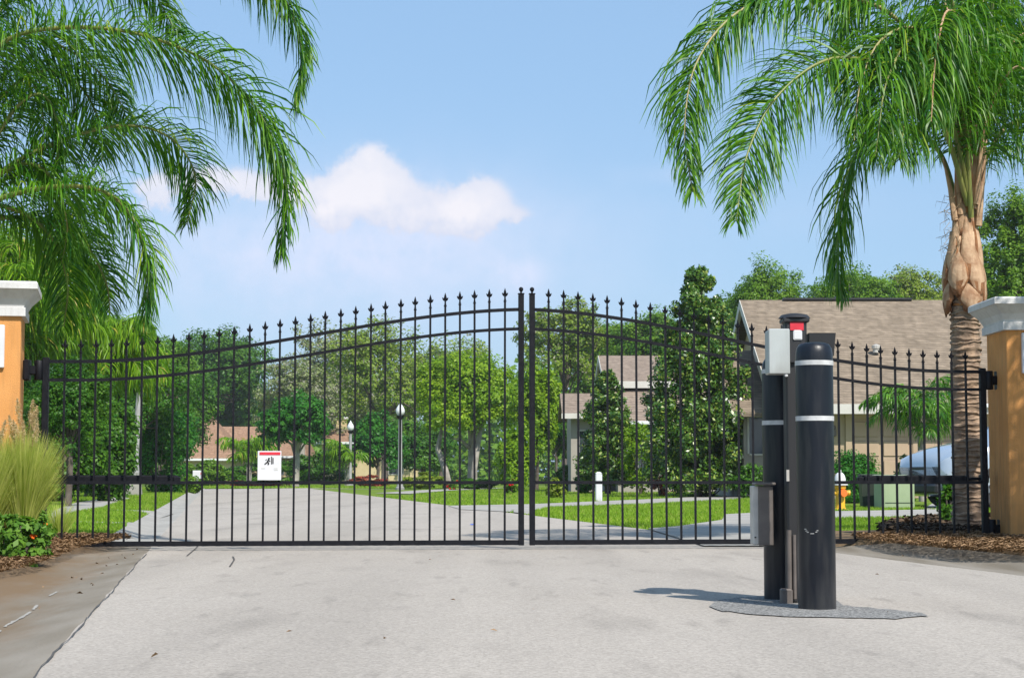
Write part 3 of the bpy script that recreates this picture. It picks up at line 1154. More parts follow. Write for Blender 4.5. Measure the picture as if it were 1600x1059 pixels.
def frond(parent, pts, seed, L=.62, w=.024, per_m=46, t0=.16, droop=.85, mats=('frond', 'rachis'), r0=.024, origin=(0, 0, 0), plume=1.0, name='frond', twist=0.0, fwd=.75):
    rg = np.random.default_rng(seed)
    C, length = catmull([np.array(p) - np.array(origin) for p in pts], 60)
    T = unit(np.gradient(C, axis=0))
    chord = C[-1] - C[0]
    hor = np.array([chord[0], chord[1], 0.0])
    hor = hor / max(np.linalg.norm(hor), 1e-6)
    side = np.array([hor[1], -hor[0], 0.0])
    S = np.tile(side, (60, 1))
    S = unit(S - T * (S * T).sum(1, keepdims=True))
    Nn = np.cross(S, T)
    if twist:                                   # the stalk turns as it hangs, so the blade shows its face
        th = (twist * np.clip(np.linspace(-.1, 1.4, 60), 0, 1))[:, None]
        S, Nn = S * np.cos(th) + Nn * np.sin(th), Nn * np.cos(th) - S * np.sin(th)
    # rachis tube
    rr = r0 * (1 - .9 * np.linspace(0, 1, 60)) + .002
    nb = 6
    ang = np.arange(nb) * 2 * np.pi / nb
    V = [(C[:, None, :] + rr[:, None, None] * (np.cos(ang)[None, :, None] * S[:, None, :] + np.sin(ang)[None, :, None] * Nn[:, None, :])).reshape(-1, 3)]
    idx = np.arange(60 * nb).reshape(60, nb)
    a_ = idx[:-1]
    b_ = idx[1:]
    Q = [np.stack([a_, np.roll(a_, -1, 1), np.roll(b_, -1, 1), b_], -1).reshape(-1, 4)]
    mi = [np.ones(len(Q[0]), int)]
    # leaflets
    n = int(length * (1 - t0) * per_m)
    off = len(V[0])
    for sg in (-1, 1):
        t = t0 + (1 - t0) * (np.arange(n) + rg.random(n)) / n
        x = t * 59
        i = np.minimum(x.astype(int), 58)
        f = (x - i)[:, None]
        base = C[i] * (1 - f) + C[i + 1] * f
        tt, ss, nn = T[i], S[i] * sg, Nn[i]
        tp = (t - t0) / (1 - t0)
        prof = np.minimum(1, .45 + 2.6 * tp) * np.minimum(1, .28 + 2.4 * (1 - tp))
        ln = L * prof * rg.uniform(.78, 1.12, n)
        ph = rg.normal(.10, .42, n) * plume
        fw = (.45 + fwd * tp ** 1.3 + rg.normal(0, .12, n))[:, None]
        d0 = unit(ss * np.cos(ph)[:, None] + nn * np.sin(ph)[:, None] + tt * fw)
        g_ = np.array([0, 0, -1.0]) + rg.normal(0, .10, (n, 3))
        dr = (droop * rg.uniform(.7, 1.25, n))[:, None]
        seg = 4
        pos = base
        ctr = [pos]
        dirs = []
        for k in range(seg):
            sk = (k + .5) / seg
            d = unit(d0 * np.maximum(1 - sk * dr * 1.05, .04) + g_ * sk * dr * 1.15)
            pos = pos + d * (ln / seg)[:, None]
            ctr.append(pos)
            dirs.append(d)
        dirs.append(dirs[-1])
        wr = unit(rg.normal(0, 1, (n, 3)) * .55 + tt)
        ww = w * rg.uniform(.75, 1.2, n)
        strip = []
        for k, wk in enumerate((.55, 1, .92, .62, .06)):
            sv = unit(np.cross(dirs[k], wr))
            sv = unit(np.cross(sv, dirs[k])) * (ww * wk * .5)[:, None]
            strip += [ctr[k] - sv, ctr[k] + sv]
        vv = np.stack(strip, 1)           # n,10,3
        V.append(vv.reshape(-1, 3))
        bi = off + np.arange(n)[:, None] * 10
        q = np.concatenate([np.stack([bi[:, 0] + 2 * k, bi[:, 0] + 2 * k + 1, bi[:, 0] + 2 * k + 3, bi[:, 0] + 2 * k + 2], 1)[:, None, :] for k in range(4)], 1).reshape(-1, 4)
        Q.append(q)
        mi.append(np.zeros(len(q), int))
        off += n * 10
    me = npmesh(name, np.concatenate(V), np.concatenate(Q), [M[mats[0]], M[mats[1]]], np.concatenate(mi), smooth=True)
    return link(name, me, parent)


def pxf(pts, Ys):
    ys = np.interp(np.linspace(0, 1, len(pts)), np.linspace(0, 1, len(Ys)), Ys)
    return [tuple(at(p[0], p[1], y)) for p, y in zip(pts, ys)]


def arc(o, azd, length, e0, bend, n=7):
    """a generic frond line: leaves o at elevation e0 and bends over"""
    p = np.array(o, float)
    out = [tuple(p)]
    e = R(e0)
    a_ = R(azd)
    for k in range(n):
        p = p + length / n * np.array([math.sin(a_) * math.cos(e), math.cos(a_) * math.cos(e), math.sin(e)])
        e -= R(bend) / n * (0.6 + .8 * k / n)
        out.append(tuple(p))
    return out


# ---- palm on the right, just inside the gate
YP = 15.6
pbase = at(1514, 800, YP)
PO = (pbase.x, YP, 0.0)
PALM_R = thing('palm_tree', 'tall palm with a ringed trunk rising beside the shaded pillar', 'palm tree', PO)
rgp = random.Random(5)


def palm_trunk(parent, prof, name, m, rings_step=.055, amp=.008, n=26, lean=0.0):
    s = MB()
    z = prof[0][1]
    rings = []
    zs, rs = [p[1] for p in prof], [p[0] for p in prof]
    k = 0
    while z < zs[-1]:
        r = float(np.interp(z, zs, rs)) + rgp.uniform(-.004, .006)
        ph_ = rgp.uniform(0, 6.28)
        st = rings_step * rgp.uniform(.7, 1.4)
        for dz, dr in ((0, amp), (st * .25, amp * .8), (st * .35, -amp * .3), (st * .95, -amp * .2)):
            rings.append([((r + dr + rgp.uniform(-.35, .35) * amp) * math.cos(2 * math.pi * j / n) + lean * z,
                           (r + dr + rgp.uniform(-.35, .35) * amp) * math.sin(2 * math.pi * j / n),
                           z + dz + amp * .9 * math.sin(j * .48 + ph_) + amp * .35 * math.sin(j * 1.9 + k) + rgp.uniform(-.25, .25) * amp) for j in range(n)])
        z += st
        k += 1
    s.loft(rings)
    return s.build(name, m, parent, smooth=True)


palm_trunk(PALM_R, [(.175, -.05), (.150, .12), (.128, .5), (.124, 1.2), (.122, 1.95), (.128, 2.2)], 'trunk', M['trunk_palm'], rings_step=.045, amp=.011)
s = MB()
s.lathe([(.120, 2.05), (.125, 2.18), (.125, 2.35), (.115, 2.55), (.09, 2.75), (.075, 2.95), (.065, 3.3), (.045, 3.65), (.02, 3.85)], 22)
s.build('sheath', M['sheath'], PALM_R, smooth=True)


def boot(parent, zb, r_in, azd, w, h, bulge, tip_r, tilt=0.0):
    """one overlapping leaf base: wide at the foot, narrowing upward to the cut stalk"""
    s = MB()
    nu, nv = 9, 9
    P = []
    for iv in range(nv):
        v = iv / (nv - 1)
        wid = w * (.55 + .6 * v if v < .25 else (.70 + .30 * (1 - (v - .25) / .75)) * (1 - .72 * ((v - .25) / .75) ** 1.3))
        rad = r_in + bulge * math.sin(math.pi * min(v * 1.15 + .10, 1)) + (tip_r) * v
        row = []
        for iu in range(nu):
            u = iu / (nu - 1) * 2 - 1
            a_ = R(azd) + u * wid / 2 / max(rad, .05) + tilt * v
            rr = rad + .014 * (1 - u * u) - .012 * abs(u) ** 3
            zz = zb + h * v - .05 * h * (1 - abs(u)) * (1 - v) * 2 + rgp.uniform(-.006, .006) * (1 if iv in (0, nv - 1) else .3)
            row.append((rr * math.cos(a_), rr * math.sin(a_), zz))
        P.append(row)
    vs_ = [p for r in P for p in r]
    s.v += vs_
    for iv in range(nv - 1):
        for iu in range(nu - 1):
            i0 = iv * nu + iu
            rim = iv == 0 or (iu in (0, nu - 2) and iv < 6) or (iv == 1 and rgp.random() < .35)
            s.f.append((i0, i0 + 1, i0 + nu + 1, i0 + nu))
            s.m.append(1 if rim else 0)
    o = s.build('leaf_base', [M['boot'], M['boot_rim']], parent, smooth=True)
    md = o.modifiers.new('thick', 'SOLIDIFY')
    md.thickness = .012
    md.offset = -1
    return o


for ring, (zb, r_, n_, h_, bl) in enumerate(((2.02, .140, 4, .46, .050), (2.15, .150, 5, .46, .044), (2.32, .138, 5, .50, .028), (2.50, .112, 4, .60, .014), (2.68, .090, 4, .75, .006), (2.84, .072, 3, .95, .004))):
    for k in range(n_):
        boot(PALM_R, zb + rgp.uniform(-.03, .03), r_, -90 + 360 * k / n_ + ring * 37 + rgp.uniform(-9, 9), .285 - ring * .034, h_ * rgp.uniform(.8, 1.25), bl, -.035 - .01 * ring)
# hanging dry fibres on the shaded side
s = MB()
for k in range(46):
    a_ = R(rgp.uniform(130, 260))
    r_ = .12 + rgp.uniform(0, .03)
    z = rgp.uniform(2.5, 3.05)
    p0 = Vector((r_ * math.cos(a_), r_ * math.sin(a_), z))
    p1 = p0 + Vector((math.cos(a_) * rgp.uniform(.03, .10), math.sin(a_) * .05, rgp.uniform(-.08, .06)))
    p2 = p1 + Vector((rgp.uniform(-.05, .03), 0, rgp.uniform(-.14, .02)))
    s.tube([p0, p1, p2], [.003, .002, .001], 3)
s.build('dry_fibre', M['dry'], PALM_R)['kind'] = 'stuff'

fr_R = [
    ([(1508, 340), (1478, 150), (1395, 25), (1270, -12), (1160, 15), (1090, 95), (1070, 200), (1082, 300)], (15.6, 14.7, 13.9)),
    ([(1506, 335), (1470, 190), (1400, 112), (1300, 92), (1215, 150), (1168, 240), (1150, 345)], (15.5, 14.5, 13.7)),
    ([(1502, 330), (1466, 235), (1405, 195), (1345, 225), (1318, 310), (1308, 395), (1316, 462)], (15.7, 16.4, 16.9)),
    ([(1524, 330), (1545, 150), (1590, 60), (1650, 60), (1700, 180), (1712, 330)], (15.6, 16.2, 16.8)),
    ([(1514, 345), (1540, 250), (1590, 190), (1655, 240), (1668, 380)], (15.7, 16.3, 16.8)),
    ([(1514, 330), (1505, 180), (1470, 80), (1425, 60), (1385, 130), (1368, 245)], (15.5, 14.9, 14.0)),
    ([(1518, 330), (1532, 190), (1565, 110), (1600, 100), (1625, 160), (1632, 270)], (15.6, 15.9, 16.4)),
    ([(1516, 320), (1512, 150), (1500, 40), (1478, 20), (1462, 90), (1455, 190)], (15.6, 15.0, 14.4)),
    ([(1516, 320), (1524, 130), (1534, 20), (1548, 0), (1556, 80), (1560, 180)], (15.6, 16.2, 17.0)),
    ([(1512, 320), (1500, 60), (1430, -120), (1320, -160), (1210, -90), (1165, 30)], (15.6, 15.0, 14.6)),
    ([(1520, 310), (1545, 40), (1590, -140), (1680, -180), (1760, -90)], (15.6, 15.6, 15.8)),
    ([(1516, 320), (1505, 120), (1460, -30), (1390, -60), (1330, 10), (1300, 120)], (15.6, 16.4, 17.2)),
    ([(1514, 320), (1500, 150), (1440, 50), (1380, 60), (1345, 130), (1335, 220)], (15.5, 14.8, 14.2)),
    ([(1520, 320), (1528, 90), (1545, -60), (1570, -90), (1590, 0), (1592, 110)], (15.6, 16.4, 17.4)),
    ([(1512, 330), (1490, 200), (1450, 150), (1420, 170), (1405, 250)], (15.5, 15.0, 14.3)),
    ([(1518, 320), (1540, 190), (1572, 120), (1600, 110), (1625, 190)], (15.5, 15.3, 15.1)),
]
for k, (pts, Ys) in enumerate(fr_R):
    pts = [(pts[0][0] + rgp.uniform(-9, 7), pts[0][1] + rgp.uniform(-15, 22))] + pts[1:]
    frond(PALM_R, pxf(pts, Ys), 100 + k, L=.64, w=.0155, per_m=84, t0=.22, droop=(.95, .60, .95)[k] if k < 3 else 1.0, twist=(.5, 1.0, .7)[k] if k < 3 else .3, origin=PO, r0=.024, mats=('frond', ('rachis_dark', 'rachis', 'rachis', 'boot')[k % 4]), plume=1.15)
for k, (dx, z0, z1, ln, wd) in enumerate(((.16, 2.75, 3.75, .05, .034), (-.13, 2.8, 3.35, -.06, .030), (.10, 2.9, 4.05, .04, .030), (-.06, 2.85, 3.75, -.03, .028), (.03, 2.95, 3.6, .0, .036))):
    s = MB()
    s.tube([(dx * .7, -.07, z0), (dx, -.085, (z0 + z1) / 2), (dx + ln, -.09, z1)], [wd, wd * .7, wd * .22], 8)
    s.build('petiole_stub', M['boot'], PALM_R, smooth=True)
spear = MB()
spear.tube([(0, 0, 3.2), (.02, .0, 4.2), (.05, .02, 5.3), (.07, .03, 6.2)], [.03, .025, .02, .004], 8)
spear.build('spear_leaf', M['rachis'], PALM_R)

# ---- palm on the left, its trunk just outside the picture
YL = 14.9
PLx = at(-75, 300, YL).x
PLO = (PLx, YL, 0.0)
PALM_L = thing('palm_tree', 'palm arching long fronds over the gate above the sunlit pillar', 'palm tree', PLO)
palm_trunk(PALM_L, [(.17, -.05), (.145, .12), (.125, .5), (.12, 1.6), (.13, 2.1), (.16, 2.35), (.12, 2.8), (.07, 3.4)], 'trunk', M['trunk_palm'])
fr_L = [
    ([(-70, 330), (-55, 160), (0, 70), (90, 44), (210, 52), (330, 100), (410, 185), (448, 290), (438, 395)], (14.9, 14.4, 14.0), .62),
    ([(-70, 330), (-40, 20), (90, -150), (250, -170), (370, -90), (440, -10), (472, 80), (462, 165)], (14.9, 14.4, 14.1), .58),
    ([(-65, 340), (0, 270), (90, 222), (190, 196), (265, 215), (305, 275), (292, 350)], (14.9, 15.0, 15.2), .50),
    ([(-65, 340), (0, 310), (80, 292), (160, 298), (210, 345), (232, 420), (226, 500)], (14.9, 14.5, 14.2), .52),
    ([(-65, 320), (-10, 170), (60, 112), (120, 130), (155, 190), (160, 250)], (14.9, 15.6, 16.2), .50),
    ([(-65, 320), (-20, 60), (60, -40), (150, -60), (230, -20), (280, 60)], (14.9, 15.6, 16.2), .55),
    ([(-65, 340), (-10, 290), (50, 270), (110, 300), (140, 370), (138, 440)], (14.9, 15.6, 16.0), .48),
    ([(-65, 340), (-30, 320), (30, 330), (80, 370), (105, 440), (100, 510)], (14.9, 15.2, 15.6), .48),
    ([(-80, 330), (-130, 140), (-220, 60), (-330, 110), (-390, 260)], (14.9, 14.5, 14.2), .55),
    ([(-80, 330), (-140, 220), (-240, 200), (-320, 300), (-330, 430)], (14.9, 15.4, 15.8), .55),
    ([(-75, 330), (-90, 50), (-130, -120), (-220, -200), (-320, -120)], (14.9, 15.4, 15.8), .55),
    ([(-72, 320), (-60, 40), (-20, -140), (40, -230), (120, -220)], (14.9, 15.6, 16.6), .55),
    ([(-65, 330), (-30, 120), (40, 60), (110, 80), (170, 130), (205, 200)], (14.9, 15.4, 15.9), .46),
    ([(-60, 330), (0, 205), (40, 155), (72, 152), (92, 205), (88, 270)], (14.9, 14.8, 14.9), .36),
    ([(-62, 335), (-10, 280), (45, 255), (85, 285), (105, 350), (98, 405)], (14.9, 14.9, 15.2), .40),
    ([(-60, 350), (0, 340), (60, 345), (130, 380), (165, 440), (172, 490)], (14.9, 15.6, 16.1), .42),
    ([(-65, 330), (-35, 200), (5, 120), (40, 110), (65, 170), (70, 240)], (14.9, 15.6, 16.2), .46),
]
for k, (pts, Ys, ll) in enumerate(fr_L):
    frond(PALM_L, pxf(pts, Ys), 200 + k, L=ll * 1.12, w=.0135, per_m=92, t0=.18, droop=.74, origin=PLO, r0=.024, plume=.9, twist=(.75, .6, .9, .95)[k % 4], fwd=.6)

# ---- clumping areca palms
def areca(label, base, height, spread, n, seed, mats=('frond_lime', 'rachis'), L=.42, w=.022, trunks=6, azr=(0, 360), trunk_h=.5, group=None, per_m=34, name='areca_palm', r0=.014):
    t = thing(name, label, 'palm tree', base, 0, group)
    rg_ = random.Random(seed)
    for k in range(trunks):
        a_ = rg_.uniform(0, 6.28)
        r_ = rg_.uniform(.0, .18) * spread
        s_ = MB()
        top = (r_ * math.cos(a_) * 2.0, r_ * math.sin(a_) * 2.0, height * trunk_h * rg_.uniform(.8, 1.05))
        mid = (r_ * math.cos(a_) * 1.3, r_ * math.sin(a_) * 1.3, top[2] * .5)
        s_.tube([(r_ * math.cos(a_), r_ * math.sin(a_), -.05), mid, top], [.045, .04, .035], 8)
        s_.build('trunk', M['bark_pale'], t, smooth=True)
    for k in range(n):
        a_ = rg_.uniform(*azr)
        e0 = rg_.uniform(55, 85)
        ln = (height * (1 - trunk_h) + spread) * rg_.uniform(.62, .95)
        frond(t, arc((rg_.uniform(-.12, .12) * spread, rg_.uniform(-.12, .12) * spread, height * trunk_h * rg_.uniform(.55, 1.0)), a_, ln, e0, rg_.uniform(105, 160)), seed * 50 + k,
              L=L, w=w, per_m=per_m, t0=.2, droop=.95, mats=mats, r0=r0, plume=.9)
    return t


b = at(58, 700, 46)
areca('lime green palm crown showing behind the sunlit pillar', (b.x - .4, 46, 0), 6.9, 2.1, 44, 11, trunk_h=.76, per_m=30, w=.036, L=1.15, trunks=3, r0=.03)
b = at(135, 700, 50)
areca('second lime palm crown, half hidden by the drooping frond', (b.x, 50, 0), 5.7, 1.8, 34, 12, trunk_h=.74, per_m=30, w=.038, L=1.15, trunks=3, r0=.03)
b = at(-20, 700, 44)
areca('lime palm crown at the left edge above the pillar cornice', (b.x, 44, 0), 6.9, 2.0, 34, 16, trunk_h=.76, per_m=30, w=.036, L=1.15, trunks=3, r0=.03)
b = at(1462, 700, 36)
areca('green bushy palm growing against the tan garage wall', (b.x + .95, 41.5, 0), 3.5, .55, 22, 13, mats=('frond', 'rachis'), L=.55, w=.03, per_m=34, trunk_h=.62)
b = at(388, 700, 100)
areca('small palm with thin white trunks left of the warning sign', (b.x, 100, 0), 3.1, 1.2, 16, 14, L=.8, w=.06, trunks=3, per_m=22, trunk_h=.6, mats=('frond_lime', 'rachis'))
b = at(540, 700, 103)
areca('small palm in front of the cream house wall', (b.x, 103, 0), 2.9, 1.0, 14, 15, L=.8, w=.06, trunks=3, per_m=22, trunk_h=.6, mats=('frond_lime', 'rachis'))


# ================================================================== trees
def leaves(name, rg, pos, nrm, size, mats, aspect=.5, mi=None):
    n = len(pos)
    nrm = unit(nrm)
    a_ = unit(np.cross(nrm, rg.normal(0, 1, (n, 3))))
    b_ = np.cross(nrm, a_)
    sz = size * rg.uniform(.6, 1.3, n)[:, None]
    V = np.stack([pos - a_ * sz * .5, pos + b_ * sz * aspect * .5 - nrm * sz * .08, pos + a_ * sz * .5, pos - b_ * sz * aspect * .5 - nrm * sz * .08], 1).reshape(-1, 3)
    Q = np.arange(n * 4).reshape(n, 4)
    return npmesh(name, V, Q, mats, mi)


def crown_pts(rg, blobs, n, clump=.30, low=False):
    P, N_ = [], []
    tot = sum(r[0] * r[2] for c_, r in blobs)
    for c_, r in blobs:
        c_, r = np.array(c_, float), np.array(r, float)
        m = int(n * r[0] * r[2] / tot)
        nc_ = max(22, int(95 * (r[0] * r[2]) / (max(r) ** 2)))
        d = unit(rg.normal(0, 1, (nc_, 3)))
        if not low:
            d[:, 2] = np.where(d[:, 2] < -.55, -d[:, 2], d[:, 2])
        rad = rg.uniform(.30, 1.0, nc_) ** .6 * rg.uniform(.85, 1.10, nc_)
        cc = d * rad[:, None]
        wgt = rg.uniform(.15, 1.5, nc_)
        wgt /= wgt.sum()
        k = rg.choice(nc_, m, p=wgt)
        off = unit(rg.normal(0, 1, (m, 3))) * (rg.random(m) ** .45)[:, None]
        cs = clump * rg.uniform(.6, 1.25, nc_)
        p = cc[k] + off * cs[k][:, None] * np.array([1.15, 1.15, .75])
        P.append(c_ + p * r)
        nn = unit(off * .9 + cc[k] * .5 + np.array([0, 0, .45])) + rg.normal(0, .36, (m, 3))
        N_.append(nn)
    return np.concatenate(P), np.concatenate(N_)


TREE_N = [0]


def tree(label, px, D, top, bot, wid, kind='mid', n=11000, leaf_px=3.6, clump=.30, bark='bark', group=None, name='tree', cat='tree', lobes=3, trunk_r=None, base=None, limbs=7, depth=.85):
    """crown spans photo rows top..bot and wid photo pixels at distance D"""
    TREE_N[0] += 1
    seed = 1000 + TREE_N[0] * 7
    rg = np.random.default_rng(seed)
    X = (px - 800) / F * D
    zt, zb = at(px, top, D).z, at(px, bot, D).z
    w = wid / F * D / 2
    h = (zt - zb) / 2
    t = thing(name, label, cat, (X, D, 0), 0, group)
    blobs = []
    if lobes <= 1:
        blobs = [((0, 0, zb + h), (w, w * depth, h))]
    else:
        blobs.append(((0, 0, zb + h * .95), (w * .78, w * .78 * depth, h * .95)))
        for k in range(lobes):
            a_ = 2 * math.pi * (k + rg.random() * .6) / lobes
            rr = rg.uniform(.42, .6)
            blobs.append(((w * (1 - rr) * math.cos(a_), w * depth * (1 - rr) * math.sin(a_), zb + h * rg.uniform(.65, 1.30)), (w * rr, w * rr * depth, h * rr * rg.uniform(.9, 1.2))))
    P, N_ = crown_pts(rg, blobs, int(n * (1.35 if kind in ('olive', 'grey') else 2.0)), clump * (.85 if kind in ('olive', 'grey') else 1))
    P[:, 2] = np.maximum(P[:, 2], .05)
    me = leaves('crown', rg, P, N_, leaf_px / F * D * 1.35, LEAF[kind], .6)
    link('crown', me, t)
    tr = trunk_r or max(.06, w * .055)
    s = MB()
    z1 = zb + h * .9
    s.tube([(0, 0, -.1), (tr * .3, 0, .2), (tr * .6, 0, z1 * .5), (-tr * .3, 0, z1), (0, 0, zb + h * 1.5)], [tr * 1.5, tr * 1.1, tr, tr * .7, tr * .2], 9)
    for k in range(limbs * (3 if kind in ('olive', 'grey') else 2)):
        c_, r_ = blobs[k % len(blobs)]
        d = unit(rg.normal(0, 1, 3))
        e = np.array(c_) + d * np.array(r_) * .75
        st = np.array([0, 0, max(zb * .75, z1 * rg.uniform(.45, .9))])
        md = st * .5 + e * .5 + np.array([0, 0, h * .08])
        s.tube([st, md, e], [tr * .5, tr * .3, tr * .08], 6)
    s.build('trunk', M['bark_pale' if kind == 'grey' else bark], t, smooth=True)
    return t


G1 = 'trees along the far end of the street'
tree('broad dark tree behind the lamp post with concrete base', 190, 62, 520, 730, 250, 'dark', 15000)
tree('dark leafy tree crowding the hinge end of the gate', 108, 34, 560, 745, 150, 'dark', 13000, lobes=4)
tree('tall dark tree rising behind the salmon roof, with an uneven crown', 325, 175, 500, 690, 215, 'dark', 18000, lobes=5)
tree('dark tree standing lower behind the salmon roof', 370, 182, 570, 735, 170, 'dark', 13000, lobes=4)
tree('dark tree showing left of the salmon roof', 270, 120, 560, 740, 150, 'dark', 13000, lobes=4)
tree('small light crowned tree above the lamp post head', 250, 105, 512, 640, 120, 'mid', 9000, lobes=4)
tree('bright green bushy tree between the concrete lamp base and salmon roof', 258, 74, 625, 755, 110, 'deep', 10000, lobes=4)
tree('round deep green tree above the warning sign', 462, 96, 608, 722, 128, 'deep', 14000, lobes=5, clump=.26, trunk_r=.16, bark='bark_pale')
tree('grey mossy oak behind the round deep green tree', 470, 150, 545, 720, 170, 'grey', 10000, clump=.24, lobes=5)
tree('tall mossy oak with thin grey top, left of the globe lamp', 520, 165, 492, 700, 160, 'grey', 10000, clump=.22, lobes=5)
tree('tall olive oak behind the globe lamp', 600, 140, 478, 720, 190, 'olive', 14000, clump=.26, lobes=5)
tree('olive oak filling the gap over the cream house', 545, 170, 560, 735, 150, 'olive', 10000, clump=.3, lobes=4)
tree('dark rounded tree just right of the small globe lamp', 590, 108, 640, 752, 92, 'deep', 9000, lobes=3)
tree('mid green oak behind the bright tree', 690, 150, 505, 720, 190, 'olive', 13000, clump=.27, lobes=5)
BT = tree('bright green tree with pale forked trunks near the gate centre', 735, 84, 535, 712, 190, 'bright', 17000, clump=.27, lobes=5, bark='bark_pale', trunk_r=.20, leaf_px=4)
for q in ([(-.95, -.6, -.1), (-1.15, -.6, .9), (-1.5, -.5, 1.9), (-1.3, -.2, 3.0)], [(.15, -.7, -.1), (.2, -.7, 1.0), (.38, -.6, 2.2), (.6, -.3, 3.4)]):
    s = MB()
    s.tube(q, [.19, .15, .13, .07], 9)
    s.build('trunk', M['bark_pale'], BT, smooth=True)
tree('bright green tree right of the meeting stiles', 838, 78, 560, 745, 95, 'bright', 10000, lobes=4, leaf_px=4)
tree('dark undergrowth tree behind the yellow green hedge', 660, 118, 650, 758, 130, 'dark', 9000, lobes=3)
tree('leafy grey green tree topping the gate behind the centre', 880, 120, 455, 640, 150, 'olive', 13000, clump=.24, lobes=5)
tree('mid green tree left of the two storey roof', 935, 128, 490, 680, 130, 'mid', 11000, lobes=4, clump=.27)
tree('green oak crown over the two storey roof ridge', 1020, 118, 478, 640, 170, 'mid', 13000, lobes=5, clump=.27)
tree('dark oak between the tall magnolia and the brown roof', 1150, 96, 452, 640, 110, 'dark', 10000, lobes=4)
tree('large oak above the left end of the brown roof', 1205, 92, 393, 560, 150, 'mid', 14000, lobes=5, clump=.25, leaf_px=3.2)
tree('spreading oak above the middle of the brown roof', 1330, 98, 408, 560, 170, 'mid', 14000, lobes=5, clump=.25, leaf_px=3.2)
tree('oak above the right end of the brown roof', 1440, 104, 410, 560, 130, 'olive', 11000, lobes=5, clump=.26, leaf_px=3.2)
tree('tall leafy tree behind the palm crown at the right edge', 1600, 66, 268, 560, 150, 'mid', 15000, lobes=5, clump=.24, leaf_px=4)
tree('dark tree filling below the tall one at the right edge', 1580, 72, 400, 600, 120, 'dark', 10000, lobes=4)
tree('dark tree left of the grey house wing', 868, 96, 590, 755, 70, 'dark', 7000, lobes=3)
tree('leafy tree shading the lawn behind the bushy palms', 30, 45, 540, 745, 150, 'dark', 9000, lobes=4)


# a tree right of the frame, in front of the pillar: it throws the shade lying on it
tree('leafy tree standing right of the frame, shading the pillar beside it', 800 + 6.2 / 11.2 * F, 11.2, HORIZON - (5.4 - CAM_H) / 11.2 * F, HORIZON - (2.7 - CAM_H) / 11.2 * F, 3.3 / 11.2 * F, 'mid', 6000, leaf_px=14, clump=.34, lobes=4)


def magnolia(label, px, D, top, bot, wid, n, seed):
    rg = np.random.default_rng(seed)
    X = (px - 800) / F * D
    zt, zb = at(px, top, D).z, max(.15, at(px, bot, D).z)
    w = wid / F * D / 2
    t = thing('magnolia_tree', label, 'tree', (X, D, 0))
    H = zt - zb
    nc_ = 330
    v = rg.random(nc_) ** 1.25
    prof = np.interp(v, [0, .12, .35, .62, .82, .93, 1], [.80, .98, 1.0, .76, .45, .30, .14])
    a_ = rg.uniform(0, 2 * np.pi, nc_)
    rr = prof * w * rg.uniform(.10, 1.08, nc_) ** .8
    cc = np.stack([rr * np.cos(a_), rr * np.sin(a_), zb + H * v], 1)
    k = rg.integers(0, nc_, n)
    off = unit(rg.normal(0, 1, (n, 3))) * (rg.random(n) ** .5)[:, None]
    cs = .26 * w * rg.uniform(.6, 1.3, nc_) * (.30 + .60 * prof)
    P = cc[k] + off * cs[k][:, None]
    N_ = unit(off + np.array([0, 0, .3])) + rg.normal(0, .55, (n, 3))
    me = leaves('crown', rg, P, N_, .125, LEAF['magnolia'], .5)
    link('crown', me, t)
    s = MB()
    s.tube([(0, 0, -.1), (0, 0, zb + H * .5), (0, 0, zt - .2)], [.11, .08, .015], 9)
    for j in range(26):
        vz = zb + H * (j + .5) / 28
        a0 = j * 2.4
        e = np.interp((j + .5) / 28, [0, .35, .62, .9], [.7, .9, .6, .2]) * w
        s.tube([(0, 0, vz), (e * .5 * math.cos(a0), e * .5 * math.sin(a0), vz + .12), (e * math.cos(a0), e * math.sin(a0), vz + .3)], [.03, .02, .008], 5)
    s.build('trunk', M['bark'], t, smooth=True)
    return t


magnolia('tall cone shaped magnolia with glossy leaves on the lawn', 1090, 50, 422, 757, 166, 66000, 41)
magnolia('smaller glossy magnolia in front of the two storey house', 949, 60, 578, 752, 92, 24000, 42)

# ================================================================== shrubs and hedges


def shrub(label, px, D, top, bot, wid, kind, n, leaf_px=3.5, name='shrub', cat='shrub', group=None, depth=.8, flowers=None, fn=0, clump=.3):
    return _shrub(label, px, D, top, bot, wid, kind, n, leaf_px, name, cat, group, depth, flowers, fn, clump)


def _shrub(label, px, D, top, bot, wid, kind, n, leaf_px, name, cat, group, depth, flowers, fn, clump):
    TREE_N[0] += 1
    rg = np.random.default_rng(5000 + TREE_N[0])
    X = (px - 800) / F * D
    zt = at(px, top, D).z
    zb = .02
    w = wid / F * D / 2
    h = (zt - zb) / 2
    t = thing(name, label, cat, (X, D, 0), 0, group)
    P, N_ = crown_pts(rg, [((0, 0, zb + h * .95), (w, w * depth, h * 1.05))], int(n * 1.2), clump, True)
    P[:, 2] = np.maximum(P[:, 2], .02)
    link('foliage', leaves('foliage', rg, P, N_, leaf_px / F * D * 1.6, LEAF[kind], .55), t)
    s = MB()
    for k in range(5):
        a_ = k * 1.3
        s.tube([(0, 0, -.03), (w * .3 * math.cos(a_), w * .3 * math.sin(a_), zb + h * .6), (w * .6 * math.cos(a_), w * .6 * math.sin(a_), zb + h * 1.4)], [.02, .015, .006], 5)
    s.build('stem', M['bark'], t)
    if flowers:
        i = rg.choice(len(P), fn)
        pf = P[i] + unit(P[i] - np.array([0, 0, zb + h])) * h * .15
        ff = rg.normal(0, .008, (14, 3))
        fm_ = leaves('flower', rg, ff, rg.normal(0, 1, (14, 3)), .022 if D < 20 else .10, M[flowers], .9)
        for q in pf:
            link('flower', fm_, t, tuple(q))
    return t


